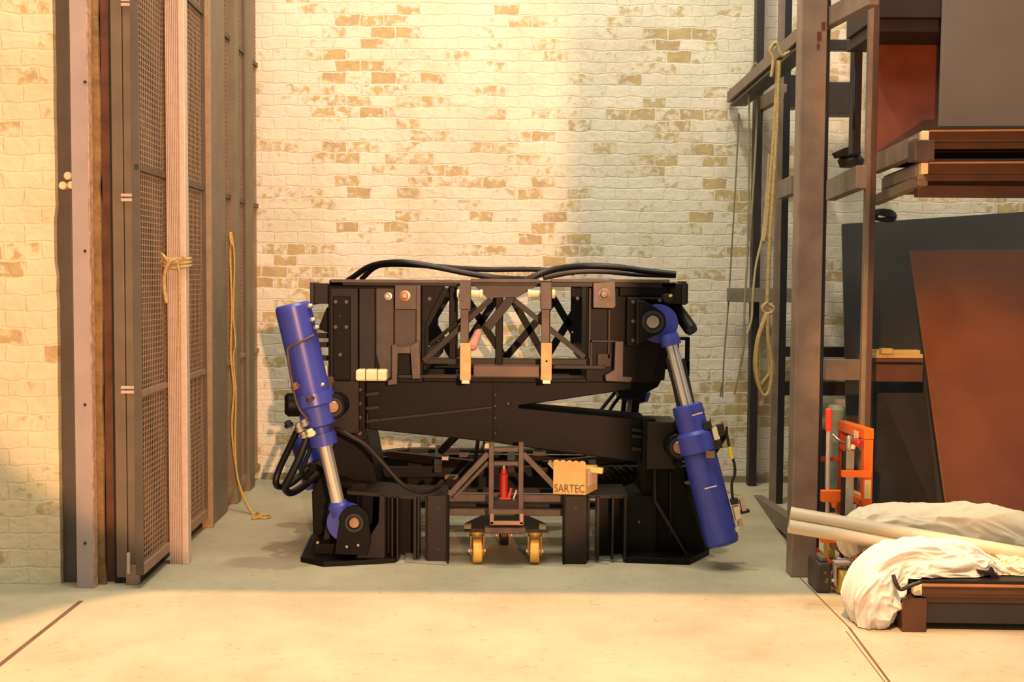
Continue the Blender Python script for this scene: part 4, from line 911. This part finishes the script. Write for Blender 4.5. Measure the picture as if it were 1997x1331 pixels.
# ================================================================ ORANGE LIFT
OL = thing('hand_lift_truck', (P(1660, 1160, 5.95).x, 6.05, 0), 'orange hand lift truck with steel mast, red handle and yellow castor behind the pipes', 'lift truck')
def op(mb, nm, m_=ORANGE, bev=.003): return mb.build(nm, m_, OL, bev)
mx0 = P(1648, 1000, 5.95).x; mx1 = P(1664, 1000, 5.95).x
op(MB().box((mx0, 5.95, .17), (mx1, 6.0, P(1655, 879, 5.95).z)), 'steel_mast', STEEL)
op(MB().box((mx0-.012, 5.955, .17), (mx0, 5.995, P(1655, 882, 5.95).z)), 'mast_edge', RUBBER, .001)
q = P(1656, 878, 5.96); MB().lathe(q, q+V((0, 0, .075)), [(0, .016), (.2, .022), (.8, .02), (1, .012)], 14).build('mast_head', STEEL, OL)
MB().lathe(P(1666, 860, 5.95), P(1679, 867, 5.90), [(0, .014), (.2, .02), (.9, .022), (1, .017)], 14).build('release_grip', RED, OL)
MB().tube([P(1655, 866, 5.97), P(1640, 862, 6.1), P(1624, 848, 6.15)], .007).build('linkage', STEEL, OL)
MB().lathe(P(1665, 868, 5.93), P(1663, 876, 5.93), [(0, .011), (1, .011)], 10).build('valve_knob', CREAM, OL)
# handle
MB().lathe(P(1613, 1052, 6.05), P(1615.5, 838, 6.05), [(0, .011), (1, .011)], 14).build('handle_shaft', ALU, OL)
MB().lathe(P(1616, 841, 6.05), P(1616, 797, 6.05), [(0, .016), (.1, .0175), (.95, .0165), (1, .012)], 14).build('handle_grip', ORANGERED, OL)
# orange frame
op(MB().box((P(1684, 930, 6.0).x, 6.0, .12), (P(1702, 930, 6.0).x, 6.05, P(1690, 858, 6.0).z)), 'frame_post')
op(MB().box((P(1637, 930, 6.45).x, 6.45, .12), (P(1649, 930, 6.45).x, 6.5, P(1642, 835, 6.45).z)), 'frame_post', mat('deep_orange_enamel', 'c9480f', .45))
op(MB().beam(P(1642, 830, 6.47), P(1695, 847, 6.0), .05, .055), 'top_bar')
MB().beam(P(1676, 847, 6.1)+V((-.028, 0, 0)), P(1684, 850, 6.04)+V((-.028, 0, 0)), .004, .04).build('white_sticker', CREAM, OL)
op(MB().pbox(1643, 919, 1700, 932, 5.93, .03), 'mast_clamp')
op(MB().pbox(1600, 892, 1637, 901, 6.4, .02), 'cross_bar', MATS['deep_orange_enamel'])
op(MB().pbox(1603, 958, 1645, 980, 6.0, .04), 'handle_clamp'); op(MB().ppoly([(1622, 980), (1634, 980), (1630, 992), (1625, 992)], 6.0, .03), 'handle_clamp')
op(MB().beam(P(1663, 962, 6.3), P(1683, 972, 6.03), .03, .03), 'side_bar', mat('pale_orange', 'e79a5c', .5)); op(MB().ppoly([(1660, 965), (1684, 975), (1684, 988), (1672, 985), (1660, 975)], 6.06, .02), 'side_plate')
s1 = MB().pbox(1686, 937, 1698, 973, 5.995, .004); op(s1, 'sticker', CREAM, 0); op(MB().pbox(1691, 944, 1694, 967, 5.991, .004), 'sticker_mark', YELLOW, 0)
op(MB().pbox(1602, 1045, 1638, 1060, 5.98, .04), 'lower_bar'); op(MB().pbox(1637, 1052, 1682, 1066, 5.95, .04), 'lower_bar')
op(MB().pbox(1604, 1004, 1640, 1022, 6.05, .03), 'pump_housing'); 
hh = MB(); hh.pbox(1671, 1078, 1673.5, 1104, 5.9, .02); hh.pbox(1680, 1078, 1682.5, 1104, 5.9, .02); hh.pbox(1671, 1077, 1682.5, 1080, 5.9, .02); hh.pbox(1671, 1102, 1682.5, 1105, 5.9, .02); hh.pbox(1682, 1078, 1700, 1100, 5.92, .02); op(hh, 'carry_loop', MATS['deep_orange_enamel'], .001)
op(MB().pbox(1634, 1090, 1665, 1104, 5.95, .06), 'castor_plate', ALU)
# its castor
c = F(1649, 1166); cx_ = c.x
zr_ = .065; cy_ = 5.93
MB().lathe(V((cx_-.024, cy_-.006, zr_)), V((cx_+.024, cy_+.006, zr_)), [(0, zr_*.5), (0, zr_*.9), (.15, zr_), (.85, zr_), (1, zr_*.9), (1, zr_*.5)], 28).build('wheel', YELTYRE, OL)
for s in (-1, 1): MB().box((cx_+s*.036-.003, cy_-.03, zr_-.02), (cx_+s*.036+.003, cy_+.03, .16)).build('fork', ALU, OL, .001)
MB().box((cx_-.04, cy_-.03, .15), (cx_+.04, cy_+.03, .165)).build('fork', ALU, OL, .002)
MB().cyl(V((cx_-.05, cy_, zr_)), V((cx_+.05, cy_, zr_)), .009, 12).build('axle', CREAM, OL)
# rear castor and legs for stability
for (dx, dy) in ((-.02, .75), (.14, .75)):
    MB().lathe(V((cx_+dx-.02, cy_+dy, .05)), V((cx_+dx+.02, cy_+dy, .05)), [(0, .05), (1, .05)], 20).build('wheel', YELTYRE, OL)
    op(MB().beam(V((cx_+dx, cy_+.1, .11)), V((cx_+dx, cy_+dy+.05, .11)), .03, .04), 'leg', MATS['deep_orange_enamel'])
# black toolbox-like weight in front
w0 = F(1593, 1158); wx1 = P(1622, 1120, w0.y).x
WB = thing('steel_weight', ((w0.x+wx1)/2, w0.y+.1, 0), 'small dark brown steel weight block with chalk marks on the floor beside the yellow castor', 'weight')
MB().box((w0.x, w0.y, .0), (wx1, w0.y+.2, .155)).build('block', mat('dark_brown_cast_iron', '473a32', .5, 0, .2, 12), WB, .012)
MB().box((w0.x+.02, w0.y+.02, .155), (wx1-.02, w0.y+.12, .185)).build('handle', RACK, WB, .008)
for (dx, dz) in ((.035, .10), (.045, .065), (.04, .055)): MB().box((w0.x+dx, w0.y-.001, dz), (w0.x+dx+.012, w0.y+.002, dz+.012)).build('chalk_mark', mat('olive_chalk', '8a7a20', .8), WB)
# rolled green grey cloth behind the lift
tag(MB().lathe(P(1622, 960, 7.3), P(1630, 790, 7.3), [(0, .03), (.05, .045), (.4, .05), (.55, .042), (.8, .045), (.95, .055), (1, .04)], 20).build('rolled_cloth', mat('grey_green_cloth', '7f8878', .85, 0, .15, 10, .3)), 'grey-green rolled cloth standing upright behind the red handle', 'cloth')
# chalk-yellow scraps by the wall
tag(MB().beam(F(1415, 957, .004), F(1440, 966, .004), .03, .004).build('yellow_scrap', mat('dull_yellow_tape', 'a8a050', .8)), 'scrap of yellow tape on the floor where the wall meets it, behind the right cylinder', 'tape')

for o in list(bpy.data.objects):
    if '_o' in o: del o['_o']
